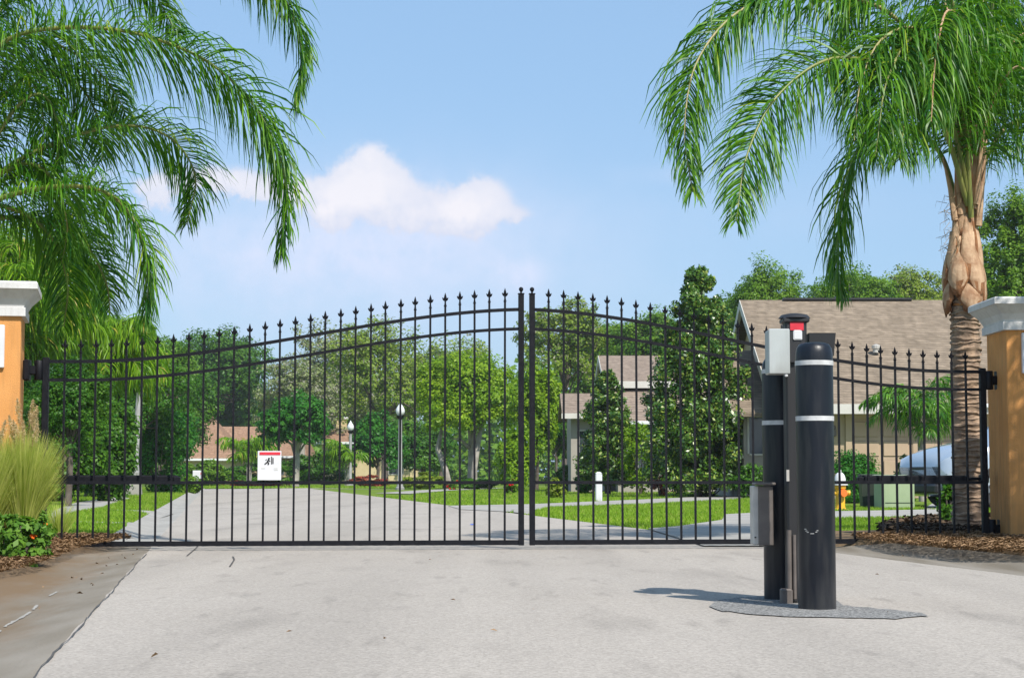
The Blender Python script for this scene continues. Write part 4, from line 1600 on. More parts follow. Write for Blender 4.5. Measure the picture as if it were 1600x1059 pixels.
shrub('round clipped bush behind the yellow hydrant', 1332, 39, 706, 790, 72, 'deep', 15000, 2.8, name='round_bush', clump=.34)
shrub('dark green bush against the tan garage wall', 1418, 42, 712, 765, 44, 'dark', 2500)
shrub('clipped yellow green hedge at the foot of the globe lamp', 666, 82, 737, 762, 84, 'lime', 4000, name='hedge', depth=.5, clump=.2)
shrub('dark hedge in front of the cream house', 510, 112, 704, 762, 110, 'dark', 6000, name='hedge', depth=.4)
shrub('dark hedge under the round deep green tree', 405, 116, 712, 762, 150, 'dark', 7000, name='hedge', depth=.4)
shrub('light green hedge below the salmon roof', 325, 104, 716, 762, 70, 'mid', 5000, name='hedge', depth=.5)
shrub('dark low shrub beneath the pale forked trunks', 745, 82, 745, 768, 70, 'dark', 3000, depth=.5)
shrub('dark shrub beside the concrete lamp base', 155, 50, 720, 790, 110, 'dark', 5000)
shrub('bushy dark shrub behind the left gate operator', 105, 39, 590, 768, 140, 'dark', 13000, 4.5)
shrub('dark leafy shrub just left of the leaning lamp post', 172, 41, 600, 762, 96, 'dark', 9000, 4.5)
shrub('tall green shrub right of the leaning lamp post', 248, 64, 630, 760, 100, 'deep', 8000)
shrub('low dark shrub right of the concrete lamp base', 262, 66, 738, 772, 60, 'dark', 3000)
shrub('small green shrub by the white mailbox', 300, 60, 745, 775, 34, 'mid', 2000)
shrub('tangled bright shrub beside the meeting stiles', 805, 66, 660, 770, 60, 'bright', 6000, 4)
shrub('yellow leafed shrub at the lawn edge right of the stiles', 868, 46, 745, 782, 30, 'lime', 1500)
shrub('round green shrub left of the white marker post', 916, 62, 732, 765, 34, 'deep', 2200)
shrub('tall grassy green shrub between the two magnolias', 1000, 58, 655, 762, 60, 'bright', 5000, 3)
shrub('dark shrub under the two storey house corner', 890, 72, 725, 765, 44, 'dark', 2500)
shrub('reddish leafed shrub at the foot of the tall magnolia', 1030, 53, 705, 762, 30, 'red', 1500)
shrub('dark shrub below the arched window', 1175, 47, 722, 776, 60, 'dark', 3500)
shrub('dark shrub filling below the tall magnolia', 1110, 52, 735, 768, 110, 'dark', 3500, depth=.4)
shrub('leafy plant at the foot of the ringed palm trunk', 1482, 17.2, 745, 838, 40, 'dark', 2500, 5)
shrub('red flowering plant at the lawn edge near the stiles', 798, 60, 745, 772, 20, 'mid', 700, flowers='flower_red', fn=14)
shrub('red flowering plant left of the dark low shrub', 708, 78, 752, 768, 18, 'mid', 700, flowers='flower_red', fn=16)
shrub('red leafed bedding by the small globe lamp', 580, 96, 742, 762, 60, 'red', 1600, depth=.4)
shrub('red leafed bedding beneath the warning sign', 400, 99, 750, 762, 110, 'red', 1800, depth=.3)

# lantana beside the gutter: big leaves close to the camera
for k, (lab, px, D, top, bot, wid, nn, fl) in enumerate((
        ('lantana bush with orange flowers at the gutter edge', 30, 10.6, 792, 900, 96, 2600, 3),
        ('lantana bush cut off by the left frame edge', -60, 10.0, 805, 910, 130, 2000, 4),
        ('low lantana sprig touching the first gate picket', 66, 12.2, 800, 868, 40, 700, 1))):
    shrub(lab, px, D, top, bot, wid, 'lantana', nn, 8.0, name='lantana_bush', flowers='flower', fn=fl, clump=.25)


# ornamental grass clumps
def reed_clump(label, base, h, spread, n, seed, plumes):
    t = thing('grass_clump', label, 'ornamental grass', base)
    rg = np.random.default_rng(seed)
    a_ = rg.uniform(0, 2 * np.pi, n)
    r0 = rg.random(n) ** .5 * spread * .28
    lean = rg.random(n) ** .8 * spread
    hh = h * rg.uniform(.55, 1.0, n)
    dx, dy = np.cos(a_), np.sin(a_)
    strip = []
    wv = np.stack([-dy, dx, np.zeros(n)], 1) * (rg.uniform(.0012, .0026, n))[:, None]
    wv = wv + rg.normal(0, .0012, (n, 3))
    for k, wk in enumerate((.8, 1, .8, .5, .05)):
        s_ = k / 4
        p = np.stack([dx * (r0 + lean * s_ ** 1.8), dy * (r0 + lean * s_ ** 1.8), hh * (s_ - .12 * s_ ** 3 * lean / spread)], 1)
        strip += [p - wv * wk, p + wv * wk]
    vv = np.stack(strip, 1)
    bi = np.arange(n) * 10
    q = np.concatenate([np.stack([bi + 2 * k, bi + 2 * k + 1, bi + 2 * k + 3, bi + 2 * k + 2], 1)[:, None, :] for k in range(4)], 1).reshape(-1, 4)
    o = link('blades', npmesh('blades', vv.reshape(-1, 3), q, M['reed']), t)
    o['kind'] = 'stuff'
    for k in range(plumes):
        a0 = rg.uniform(0, 6.28)
        ln = rg.uniform(.2, .8) * spread
        top = h * rg.uniform(.88, 1.18)
        m = 420
        s_ = rg.random(m)
        zz = top - .17 + .17 * s_
        fr = zz / top
        rad = ln * fr ** 1.8
        P = np.stack([np.cos(a0) * rad, np.sin(a0) * rad, zz], 1) + rg.normal(0, 1, (m, 3)) * (.011 * np.sin(np.pi * np.clip(s_ * .9 + .08, 0, 1)))[:, None]
        N_ = rg.normal(0, 1, (m, 3))
        sk = MB()
        sk.tube([(0, 0, 0), (np.cos(a0) * ln * .3, np.sin(a0) * ln * .3, top * .55), (np.cos(a0) * ln, np.sin(a0) * ln, top)], [.003, .002, .001], 4)
        st = sk.build('stalk', M['reed'], t)
        link('plume', leaves('plume', rg, P, N_, .022, M['plume'], .16), st)
    return t


p = at(34, 860, 12.75)
reed_clump('tall feathery grass clump with tan plumes against the sunlit pillar', (p.x, 12.75, .03), .93, .27, 5200, 61, 14)
p = at(-25, 860, 12.6)
reed_clump('feathery grass clump cut off by the left edge of the photo', (p.x, 12.6, .03), .88, .28, 4200, 62, 10)
p = at(92, 860, 15.2)
reed_clump('thin grass tuft just inside the gate by the sidewalk', (p.x, 15.2, .0), .42, .16, 380, 63, 0)


# ================================================================== street lamps
def lamp(label, px, D, h, lean=0.0, base=None, r=.075):
    X = (px - 800) / F * D
    t = thing('street_lamp', label, 'street lamp', (X, D, .0), 0, 'globe street lamps')
    t.rotation_euler = (0, lean, 0)
    z0 = 0.0
    if base:
        s = MB()
        s.loft([[(x * k, y * k, z) for x, y in ((-1, -1), (1, -1), (1, 1), (-1, 1))] for k, z in ((base[0], -.05), (base[0], .05), (base[0] * .72, base[1]))])
        s.build('concrete_base', M['concrete'], t)
        z0 = base[1]
    s = MB()
    s.lathe([(r * 2.0, z0 - .05), (r * 2.0, z0 + .10), (r * 1.5, z0 + .14), (r * 1.2, z0 + .32), (r, z0 + .36), (r * .82, h - .62), (r * .8, h - .6)], 14)
    s.build('pole', M['lamp_pole'], t, smooth=True)
    s = MB()
    s.lathe([(r * .8, h - .62), (r * 1.6, h - .56), (r * 1.7, h - .50), (r * 2.0, h - .47)], 14)
    s.build('collar', M['iron'], t, smooth=True)
    s = MB()
    s.lathe([(.10, h - .46), (.17, h - .38), (.205, h - .28), (.19, h - .18), (.14, h - .08), (.08, h + .01), (.035, h + .08), (.012, h + .14)], 16)
    s.build('globe', M['globe'], t, smooth=True)
    return t


lamp('grey street lamp with a globe in front of the bright trees', 625.5, 79, 3.72, r=.10)
lamp('farther, smaller street lamp by the cream house', 548, 106, 3.75, r=.10)
lamp('leaning grey lamp post on a square concrete base', 210, 56, 4.05, lean=R(2.6), base=(.24, .62), r=.105)

# ================================================================== small street things
# hydrant
X = at(1313, 790, 30).x
t = thing('fire_hydrant', 'yellow fire hydrant with a white bonnet on the lawn', 'hydrant', (X, 30, 0))
s = MB()
s.lathe([(.14, 0), (.14, .03), (.085, .05), (.08, .10), (.08, .36), (.10, .38), (.10, .42), (.085, .43)], 18)
s.build('barrel', M['hyd_yellow'], t, smooth=True)
s = MB()
s.lathe([(.13, .43), (.13, .455), (.10, .47), (.095, .54), (.075, .60), (.045, .635), (.025, .64), (.025, .68), (.02, .685)], 18)
s.build('bonnet', M['white'], t, smooth=True)
for sx_, sy_, r_, m_ in ((1, 0, .05, 'hyd_yellow'), (-1, 0, .05, 'hyd_yellow'), (.25, -1, .068, 'hyd_orange')):
    d = Vector((sx_, sy_, 0)).normalized()
    s = MB()
    s.tube([d * .05 + Vector((0, 0, .30)), d * .13 + Vector((0, 0, .30)), d * .132 + Vector((0, 0, .30)), d * .165 + Vector((0, 0, .30))], [r_ * .85, r_ * .85, r_, r_ * .9], 12)
    s.build('hose_cap', M[m_], t, smooth=True)

# utility boxes
X = at(1397, 770, 31.5).x
t = thing('transformer_box', 'pale green utility box on the lawn beside the car', 'utility box', (X, 31.5, 0), R(6))
s = MB()
s.bevbox((0, 0, .27), (.56, .55, .54), .015)
s.build('housing', M['pale_green'], t)
s = MB()
s.loft([[(-.30, -.30, .54), (.30, -.30, .54), (.30, .30, .58), (-.30, .30, .58)], [(-.30, -.30, .565), (.30, -.30, .565), (.30, .30, .605), (-.30, .30, .605)]])
s.build('lid', M['pale_green'], t)
s = MB()
s.box((0, -.278, .12), (.5, .006, .012))
s.build('seam', M['dark_green'], t)
X = at(1357, 770, 32.2).x
t = thing('utility_pedestal', 'dark green tapered utility pedestal right of the round bush', 'utility box', (X, 32.2, 0))
s = MB()
s.box((0, 0, .29), (.25, .25, .60), taper=1.26)
s.build('housing', M['dark_green'], t)
s = MB()
s.bevbox((0, 0, .60), (.33, .33, .03), .008)
s.build('cap', M['dark_green'], t)
# white marker post
X = at(935.5, 770, 41.5).x
t = thing('marker_post', 'short white marker post standing on the lawn', 'post', (X, 41.5, 0))
s = MB()
s.bevbox((0, 0, .32), (.155, .155, .66), .02)
s.build('post', M['white'], t)
s = MB()
s.loft([[(-.078, -.078, .65), (.078, -.078, .65), (.078, .078, .65), (-.078, .078, .65)], [(-.03, -.03, .685), (.03, -.03, .685), (.03, .03, .685), (-.03, .03, .685)]])
s.build('cap', M['white'], t)
# white mailbox far left
X = at(308, 760, 72).x
t = thing('mailbox', 'small white box mailbox on a post at the road edge', 'mailbox', (X, 72, 0))
s = MB()
s.bevbox((0, 0, .25), (.09, .09, .52), .01)
s.build('post', M['white'], t)
s = MB()
s.bevbox((0, 0, .66), (.30, .48, .33), .02)
s.build('box', M['white'], t)
s = MB()
s.box((.16, -.1, .70), (.012, .10, .05))
s.build('flag', M['red'], t)

# ================================================================== houses


def gable_roof(s, x0, x1, y0, y1, ze, zr, th=.14, mi=0, yr=None, ox=0.0):
    """ridge along x"""
    yr = (y0 + y1) / 2 if yr is None else yr
    for ya, in ((y0,), (y1,)):
        vs_ = [(x0, ya, ze), (x1, ya, ze), (x1, yr, zr), (x0, yr, zr)]
        lo = [(a_, b_, c_ - th) for a_, b_, c_ in vs_]
        f = [(0, 1, 2, 3), (7, 6, 5, 4), (0, 4, 5, 1), (1, 5, 6, 2), (2, 6, 7, 3), (3, 7, 4, 0)]
        if ya == y1:
            f = [q[::-1] for q in f]
        s.add(vs_ + lo, f, mi)


def window(parent, c_, w_, h_, facing, frame='trim', arch=False):
    """facing: 'front' (-y) or 'left' (-x)"""
    def q(u, d, z):
        return (c_[0] + u, c_[1] - d, c_[2] + z) if facing == 'front' else (c_[0] - d, c_[1] - u, c_[2] + z)
    s_ = MB()
    out = [(-w_ / 2, 0), (w_ / 2, 0), (w_ / 2, h_)] + ([(w_ / 2 * math.cos(a_), h_ + w_ / 2 * math.sin(a_)) for a_ in np.linspace(.3, math.pi - .3, 6)] if arch else []) + [(-w_ / 2, h_)]
    s_.add([q(u, .02, z) for u, z in out], [tuple(range(len(out)))])
    wn_ = s_.build('window', M['glass'], parent)
    f_ = MB()
    for a_, b_ in zip(out, out[1:] + out[:1]):
        d_ = Vector((b_[0] - a_[0], b_[1] - a_[1]))
        if d_.length < 1e-4:
            continue
        n_ = Vector((-d_.y, d_.x)).normalized() * .05
        P_ = [(a_[0], a_[1]), (b_[0], b_[1]), (b_[0] - n_.x, b_[1] - n_.y), (a_[0] - n_.x, a_[1] - n_.y)]
        f_.add([q(u, .0, z) for u, z in P_] + [q(u, .06, z) for u, z in P_], [(0, 1, 2, 3), (7, 6, 5, 4), (0, 4, 5, 1), (1, 5, 6, 2), (2, 6, 7, 3), (3, 7, 4, 0)])
    f_.build('frame', M[frame], wn_)
    return wn_


# ---- garage house on the right (ridge along x, its left gable seen at a slant)
HX, HY = 7.25, 48.0
t = thing('house', 'house with a long brown shingle roof behind the bollards', 'house', (HX, HY, 0))
s = MB()
Lx, dep = 7.5, 12.0
s.add([(0, 0, 0), (Lx, 0, 0), (Lx, dep, 0), (0, dep, 0), (0, 0, 2.55), (Lx, 0, 2.55), (Lx, dep, 2.55), (0, dep, 2.55), (0, dep / 2, 5.55), (Lx, dep / 2, 5.55)],
      [(0, 1, 5, 4), (1, 2, 6, 9, 5), (2, 3, 7, 6), (3, 0, 4, 8, 7)])
s.build('wall', M['wall_tan'], t)
s = MB()
gable_roof(s, -.35, Lx + .35, -.55, dep + .55, 2.50, 5.90, .10)
rf = s.build('roof', M['shingle'], t)
s = MB()
s.box((2.9, dep / 2, 5.93), (3.9, .26, .06))
s.build('ridge_vent', M['car_dark'], rf)
for sg in (0, 1):       # rake boards of the left gable
    y0, y1 = (-.58, dep / 2) if sg == 0 else (dep + .58, dep / 2)
    s = MB()
    a_ = [(-.37, y0, 2.48), (-.37, y1, 5.90), (-.37, y1, 5.62), (-.37, y0, 2.20)]
    b_ = [(-.27, y, z) for _, y, z in a_]
    f = [(0, 1, 2, 3), (7, 6, 5, 4), (0, 4, 5, 1), (1, 5, 6, 2), (2, 6, 7, 3), (3, 7, 4, 0)]
    s.add(a_ + b_, f)
    s.build('rake_board', M['trim'], t)
s = MB()
s.box((Lx / 2, -.58, 2.36), (Lx + .7, .06, .26))
s.build('fascia', M['trim'], t)
s = MB()
s.add([(-.3, -.56, 2.26), (Lx + .3, -.56, 2.26), (Lx + .3, 0, 2.26), (-.3, 0, 2.26)], [(3, 2, 1, 0)])
s.build('soffit', M['trim'], t)
s = MB()
s.bevbox((5.0, -.66, 2.44), (2.6, .12, .11), .02)
s.build('rain_gutter', M['gutter_white'], t)
s = MB()
s.box((1.75, -.03, 1.15), (.16, .08, 2.3))
s.box((5.05, -.03, 1.15), (.16, .08, 2.3))
s.box((3.4, -.03, 2.2), (3.14, .08, .16))
s.build('garage_frame', M['wall_tan'], t)
gdoor = MB()
gdoor.box((3.4, .0, 1.06), (3.12, .02, 2.1))
gdoor = gdoor.build('garage_door', M['door_panel'], t)
for r_ in range(4):
    for c_ in range(4):
        s = MB()
        s.bevbox((2.23 + .78 * c_, -.018, .28 + .52 * r_), (.66, .03, .40), .012)
        s.build('panel', M['door_panel'], gdoor)
s = MB()
s.bevbox((1.35, -.09, 1.75), (.12, .14, .22), .03)
s.lathe([(.07, .10), (.04, .18), (.01, .2)], 8, (1.35, -.09, 1.75))
s.build('wall_lantern', M['dull_metal'], t)
s = MB()
s.lathe([(.10, 0), (.10, .10), (.13, .12), (.13, .20), (.02, .24)], 12, (3.0, 2.3, 4.05))
s.build('roof_vent', M['alu'], rf)
# lower wing in front of the left end
s = MB()
s.add([(-.9, 1.2, 0), (2.2, 1.2, 0), (2.2, 8.2, 0), (-.9, 8.2, 0), (-.9, 1.2, 2.45), (2.2, 1.2, 2.45), (2.2, 8.2, 2.45), (-.9, 8.2, 2.45), (-.9, 4.7, 4.1), (2.2, 4.7, 4.1)],
      [(0, 1, 5, 4), (1, 2, 6, 9, 5), (2, 3, 7, 6), (3, 0, 4, 8, 7)])
wing = s.build('wing_wall', M['wall_grey'], t)
s = MB()
gable_roof(s, -1.25, .04, .7, 8.7, 2.3, 4.28, .10)
s.build('wing_roof', M['shingle'], t)
for y0 in (.68, 8.72):
    s = MB()
    a_ = [(-1.27, y0, 2.28), (-1.27, 4.7, 4.28), (-1.27, 4.7, 4.04), (-1.27, y0, 2.04)]
    b_ = [(-1.17, y, z) for _, y, z in a_]
    s.add(a_ + b_, [(0, 1, 2, 3), (7, 6, 5, 4), (0, 4, 5, 1), (1, 5, 6, 2), (2, 6, 7, 3), (3, 7, 4, 0)])
    s.build('rake_board', M['trim'], t)
window(t, (-.9, 5.6, 1.25), .9, .9, 'left', arch=True)
window(t, (-.9, 3.6, 1.25), .9, .9, 'left', arch=True)
window(t, (-.4, 1.2, 1.2), .7, 1.0, 'front')
s = MB()
s.box((-.95, 4.7, 1.12), (.12, 7.0, .10))
s.build('wall_band', M['trim'], t)

# ---- two storey house
HX, HY = at(950, 700, 68).x, 68.0
t = thing('house', 'two storey grey house half hidden by the small magnolia', 'house', (HX, HY, 0))
Lx = 9.0
s = MB()
s.box((Lx / 2 + .2, 5.2, 2.1), (Lx, 8.0, 4.2))
s.add([(.2 - .0, 1.2, 4.2), (.2, 9.2, 4.2), (.2, 5.2, 5.3), (Lx + .2, 1.2, 4.2), (Lx + .2, 9.2, 4.2), (Lx + .2, 5.2, 5.3)], [(0, 2, 1), (3, 4, 5)])
s.build('wall', M['wall_grey'], t)
s = MB()
gable_roof(s, -.1, Lx + .5, .8, 9.6, 4.22, 5.52, .12)
s.build('roof', M['shingle_far'], t)
s = MB()
s.box((Lx / 2 + .2, .78, 4.10), (Lx + .6, .06, .26))
s.build('fascia', M['trim'], t)
for yy in (.82, 9.58):
    s = MB()
    a_ = [(-.12, yy, 4.22), (-.12, 5.2, 5.52), (-.12, 5.2, 5.28), (-.12, yy, 3.98)]
    b_ = [(-.04, y, z) for _, y, z in a_]
    s.add(a_ + b_, [(0, 1, 2, 3), (7, 6, 5, 4), (0, 4, 5, 1), (1, 5, 6, 2), (2, 6, 7, 3), (3, 7, 4, 0)])
    s.build('rake_board', M['trim'], t)
s = MB()        # pent roof over the ground floor
vs_ = [(-.2, -1.6, 2.62), (Lx + .5, -1.6, 2.62), (Lx + .5, 1.18, 4.0), (-.2, 1.18, 4.0)]
s.add(vs_ + [(x, y, z - .12) for x, y, z in vs_], [(0, 1, 2, 3), (7, 6, 5, 4), (0, 4, 5, 1), (1, 5, 6, 2), (2, 6, 7, 3), (3, 7, 4, 0)])
s.build('porch_roof', M['shingle_far'], t)
s = MB()
s.bevbox((Lx / 2 + .2, -1.66, 2.56), (Lx + .6, .12, .13), .02)
s.build('rain_gutter', M['gutter_white'], t)
s = MB()
s.box((Lx / 2 + .2, -.3, 1.2), (Lx - .2, 2.0, 2.4))
s.build('ground_floor_wall', M['wall_grey'], t)
for wx in (1.6, 3.6, 6.4):
    window(t, (wx, -1.30, .8), 1.1, 1.3, 'front')
# left wing
s = MB()
s.box((-.85, 2.6, 1.45), (1.1, 5.0, 2.9))
s.build('wing_wall', M['wall_grey'], t)
s = MB()
vs_ = [(-1.75, -.4, 2.95), (.0, -.4, 2.95), (.0, 2.6, 3.85), (-1.75, 2.6, 3.85)]
s.add(vs_ + [(x, y, z - .12) for x, y, z in vs_], [(0, 1, 2, 3), (7, 6, 5, 4), (0, 4, 5, 1), (1, 5, 6, 2), (2, 6, 7, 3), (3, 7, 4, 0)])
vs_ = [(-1.75, 5.6, 2.95), (.0, 5.6, 2.95), (.0, 2.6, 3.85), (-1.75, 2.6, 3.85)]
s.add(vs_ + [(x, y, z - .12) for x, y, z in vs_], [(3, 2, 1, 0), (4, 5, 6, 7), (1, 5, 4, 0), (2, 6, 5, 1), (3, 7, 6, 2), (0, 4, 7, 3)])
s.build('wing_roof', M['shingle_far'], t)
s = MB()
s.box((-.87, -.43, 2.86), (1.8, .06, .2))
s.build('wing_fascia', M['trim'], t)
window(t, (-.85, .1, 1.2), .45, 1.1, 'front')


# ---- far houses with hip roofs
def hip_house(label, px0, px1, D, eave, ridge, wallm, roofm, chim=None, ridge_frac=.0, dep=9.0):
    x0, x1 = (px0 - 800) / F * D, (px1 - 800) / F * D
    ze, zr = at(0, eave, D).z, at(0, ridge, D).z
    w_ = x1 - x0
    t_ = thing('house', label, 'house', (x0, D, 0))
    s_ = MB()
    s_.box((w_ / 2, dep / 2, ze / 2), (w_ - .8, dep - .8, ze))
    s_.build('wall', M[wallm], t_)
    s_ = MB()
    i_ = min(dep / 2, w_ / 2 * (1 - ridge_frac))
    s_.add([(0, 0, ze), (w_, 0, ze), (w_, dep, ze), (0, dep, ze), (i_, dep / 2, zr), (w_ - i_ + .01, dep / 2, zr)], [(0, 1, 5, 4), (1, 2, 5), (2, 3, 4, 5), (3, 0, 4)])
    rf_ = s_.build('roof', M[roofm], t_)
    s_ = MB()
    s_.box((w_ / 2, -.02, ze - .09), (w_ + .04, .08, .18))
    s_.build('fascia', M['gutter_white'], t_)
    for k in range(max(1, int(w_ / 4))):
        window(t_, (w_ * (k + .5) / max(1, int(w_ / 4)), .4, .8), 1.2, max(.6, ze - 1.3), 'front')
    if chim:
        cx_ = (chim[0] - 800) / F * D - x0
        zt_ = at(0, chim[1], D).z
        s_ = MB()
        s_.box((cx_, dep * .45, (ze + zt_) / 2), (.85, .8, zt_ - ze))
        c_ = s_.build('chimney', M['wall_cream'], rf_)
        s_ = MB()
        s_.bevbox((cx_, dep * .45, zt_ + .06), (1.05, 1.0, .22), .03)
        s_.build('chimney_cap', M['white'], rf_)
    return t_


hip_house('neighbouring house with a brown hip roof behind the shaded pillar', 1555, 1790, 66, 618, 466, 'wall_tan', 'shingle', ridge_frac=.3)
hip_house('low house with a salmon hip roof at the end of the street', 262, 372, 150, 716, 646, 'wall_cream', 'tile')
hip_house('salmon roofed wing right of the hip roof', 290, 480, 158, 712, 664, 'wall_cream', 'tile', ridge_frac=.8)
hip_house('cream house with a white capped chimney behind the small lamp', 495, 660, 150, 690, 664, 'wall_cream', 'tile', chim=(527, 652), ridge_frac=.7)

# ================================================================== car on the driveway
CX, CY = 8.05, 32.6
CAR = thing('car', 'silver car parked on the driveway behind the palm trunk', 'car', (CX, CY, .0), R(196))
# local +x = forward; origin under the front bumper
# local frame: heading after rotation points towards -x (left in the picture) and a little to the camera


def car_ring(x, wb, zb, zs, wt, zt, crown):
    pts = []
    hw, ht = wb / 2, wt / 2
    half = [(hw * .90, zb), (hw * .98, zb + .10), (hw, zb + .28), (hw * .995, zs - .16), (hw * .97, zs), (ht + (hw - ht) * .5, (zs + zt) / 2 + .02), (ht, zt - .03), (ht * .72, zt + crown * .7), (ht * .3, zt + crown)]
    pts = [(x, y, z) for y, z in half] + [(x, -y, z) for y, z in half[::-1]]
    return pts


st = [  # x from front (0) to tail (-4.6)
    (.02, 1.30, .34, .60, 1.10, .66, .01), (-.06, 1.58, .22, .68, 1.34, .76, .02), (-.30, 1.76, .18, .76, 1.44, .86, .03), (-.80, 1.82, .18, .84, 1.48, .96, .03),
    (-1.25, 1.82, .18, .90, 1.48, 1.03, .03), (-1.40, 1.82, .18, .92, 1.44, 1.10, .03), (-2.05, 1.82, .18, .93, 1.18, 1.48, .03), (-2.60, 1.82, .18, .93, 1.16, 1.54, .03),
    (-3.50, 1.82, .18, .94, 1.14, 1.50, .03), (-4.05, 1.80, .20, .95, 1.16, 1.30, .03), (-4.45, 1.72, .24, .92, 1.24, 1.04, .02), (-4.62, 1.52, .34, .78, 1.14, .88, .01)]
s = MB()
s.loft([car_ring(*q) for q in st])
body = s.build('body', M['car'], CAR, smooth=True)


def strip(name, q, m, parent=CAR):
    s_ = MB()
    s_.add(q, [tuple(range(len(q)))])
    return s_.build(name, m, parent)


strip('windshield', [(-1.42, .66, 1.125), (-1.42, -.66, 1.125), (-2.02, -.56, 1.485), (-2.02, .56, 1.485)], M['glass'])
for sg in (1, -1):
    q = [(-1.62, sg * .865, .98), (-2.10, sg * .680, 1.43), (-2.60, sg * .665, 1.49), (-2.66, sg * .845, .98)]
    strip('side_window', q if sg > 0 else q[::-1], M['glass'])
    q = [(-2.74, sg * .845, .98), (-2.68, sg * .665, 1.49), (-3.46, sg * .66, 1.45), (-3.75, sg * .85, .99)]
    strip('side_window', q if sg > 0 else q[::-1], M['glass'])
    s = MB()
    s.loft([[(-.02, sg * .42, .60), (-.02, sg * .42, .70), (-.06, sg * .42, .74), (-.10, sg * .42, .60)], [(-.10, sg * .70, .60), (-.12, sg * .70, .73), (-.22, sg * .70, .78), (-.24, sg * .70, .60)],
            [(-.34, sg * .885, .62), (-.36, sg * .885, .74), (-.46, sg * .86, .78), (-.46, sg * .86, .62)]])
    hl = s.build('headlight', M['lens'], CAR)
    s = MB()
    s.bevbox((-.42, sg * .880, .655), (.12, .03, .06), .008)
    s.build('indicator', M['amber'], hl)
    s = MB()
    s.bevbox((-1.62, sg * 1.0, 1.03), (.10, .18, .13), .03)
    s.build('mirror', M['car'], CAR)
    for wx in (-.92, -3.62):
        w_ = MB()
        rings = []
        for yy, rr in ((.86, .20), (.915, .23), (.93, .315), (.92, .33), (.72, .33), (.70, .30)):
            rings.append([(wx + rr * math.cos(2 * math.pi * j / 22), sg * yy, .33 + rr * math.sin(2 * math.pi * j / 22)) for j in range(22)])
        if sg < 0:
            rings = [r[::-1] for r in rings]
        w_.loft(rings)
        wo_ = w_.build('wheel', M['tyre'], CAR, smooth=True)
        w_ = MB()
        for k in range(5):
            a_ = k * 2 * math.pi / 5
            w_.tube([(wx, sg * .915, .33), (wx + .2 * math.cos(a_), sg * .925, .33 + .2 * math.sin(a_))], [.04, .025], 6)
        w_.build('rim', M['rim'], wo_)
    s = MB()
    s.bevbox((-4.45, sg * .70, .80), (.16, .30, .16), .02)
    s.build('tail_light', M['red'], CAR)
s = MB()
s.bevbox((.02, 0, .30), (.10, 1.30, .14), .03)
s.build('lower_grille', M['car_dark'], CAR)
s = MB()
s.bevbox((.00, 0, .60), (.06, .46, .05), .012)
s.build('grille', M['car_dark'], CAR)
s = MB()
s.bevbox((.055, 0, .44), (.02, .32, .10), .005)
s.build('number_plate', M['white'], CAR)
CAR.location = (at(1428, 760, 32.3).x + .1, 32.3, 0)
CAR.scale = (1.12, 1.10, 1.20)

# ================================================================== ground cover
rg = np.random.default_rng(77)


def inside(P, poly):
    x, y = P[:, 0], P[:, 1]
    r = np.zeros(len(P), bool)
    n = len(poly)
    j = n - 1
    for i in range(n):
        xi, yi = poly[i]
        xj, yj = poly[j]
        c_ = ((yi > y) != (yj > y)) & (x < (xj - xi) * (y - yi) / (yj - yi + 1e-12) + xi)
        r ^= c_
        j = i
    return r


def mask_off(P):
    k = np.zeros(len(P), bool)
    for poly in CONC:
        k |= inside(P, poly)
    return ~k


def blades(name, label, P, h, w_, m, lean=.5):
    n = len(P)
    a_ = rg.uniform(0, 2 * np.pi, n)
    wv = np.stack([np.cos(a_), np.sin(a_), np.zeros(n)], 1) * (w_ * rg.uniform(.6, 1.3, n))[:, None]
    hh = h * rg.uniform(.5, 1.25, n)
    tip = P + np.stack([rg.normal(0, lean, n) * hh, rg.normal(0, lean, n) * hh, hh], 1)
    V = np.stack([P - wv, P + wv, tip], 1).reshape(-1, 3)
    o = link(name, npmesh(name, V, np.arange(n * 3).reshape(n, 3), M[m]))
    return tag(o, label, 'grass', kind='stuff')


def scatter(n, v0, v1, px0, px1, p=1.0):
    """points on the ground whose photo column lies in px0..px1"""
    y = v0 + (v1 - v0) * rg.random(n) ** p
    x = (px0 + (px1 - px0) * rg.random(n) - 800) / F * y
    return np.stack([x, y, np.zeros(n)], 1)


P = np.concatenate([scatter(70000, 15.2, 34, 1290, 1620), scatter(60000, 18, 48, 820, 1200), scatter(60000, 28, 95, 540, 1250, 1.3)])
P = P[mask_off(P)]
blades('lawn_grass', 'short mown green grass on the lawns right of the road', P, .055, .010, 'grass')
P = np.concatenate([scatter(60000, 15.0, 40, -40, 300), scatter(40000, 34, 95, 60, 330, 1.2)])
P = P[mask_off(P)]
blades('lawn_grass', 'short mown green grass on the lawns left of the road', P, .055, .010, 'grass')
P = scatter(26000, 90, 112, 280, 700)
P = P[mask_off(P)]
blades('verge_grass', 'thin strip of grass closing the end of the street', P, .09, .03, 'grass')


# bare beds beside the gate
def bed(name, pts, z, m, kind='structure'):
    cx_ = sum(p[0] for p in pts) / len(pts)
    cy_ = sum(p[1] for p in pts) / len(pts)
    s_ = MB()
    n = len(pts)
    r0 = [(x, y, .002) for x, y in pts]
    r1 = [(cx_ + (x - cx_) * .93, cy_ + (y - cy_) * .93, z) for x, y in pts]
    r2 = [(cx_ + (x - cx_) * .5, cy_ + (y - cy_) * .5, z * 1.35) for x, y in pts]
    s_.loft([r0, r1, r2], caps=False)
    s_.add(r2, [tuple(range(n))])
    return tag(s_.build(name, m), kind=kind)


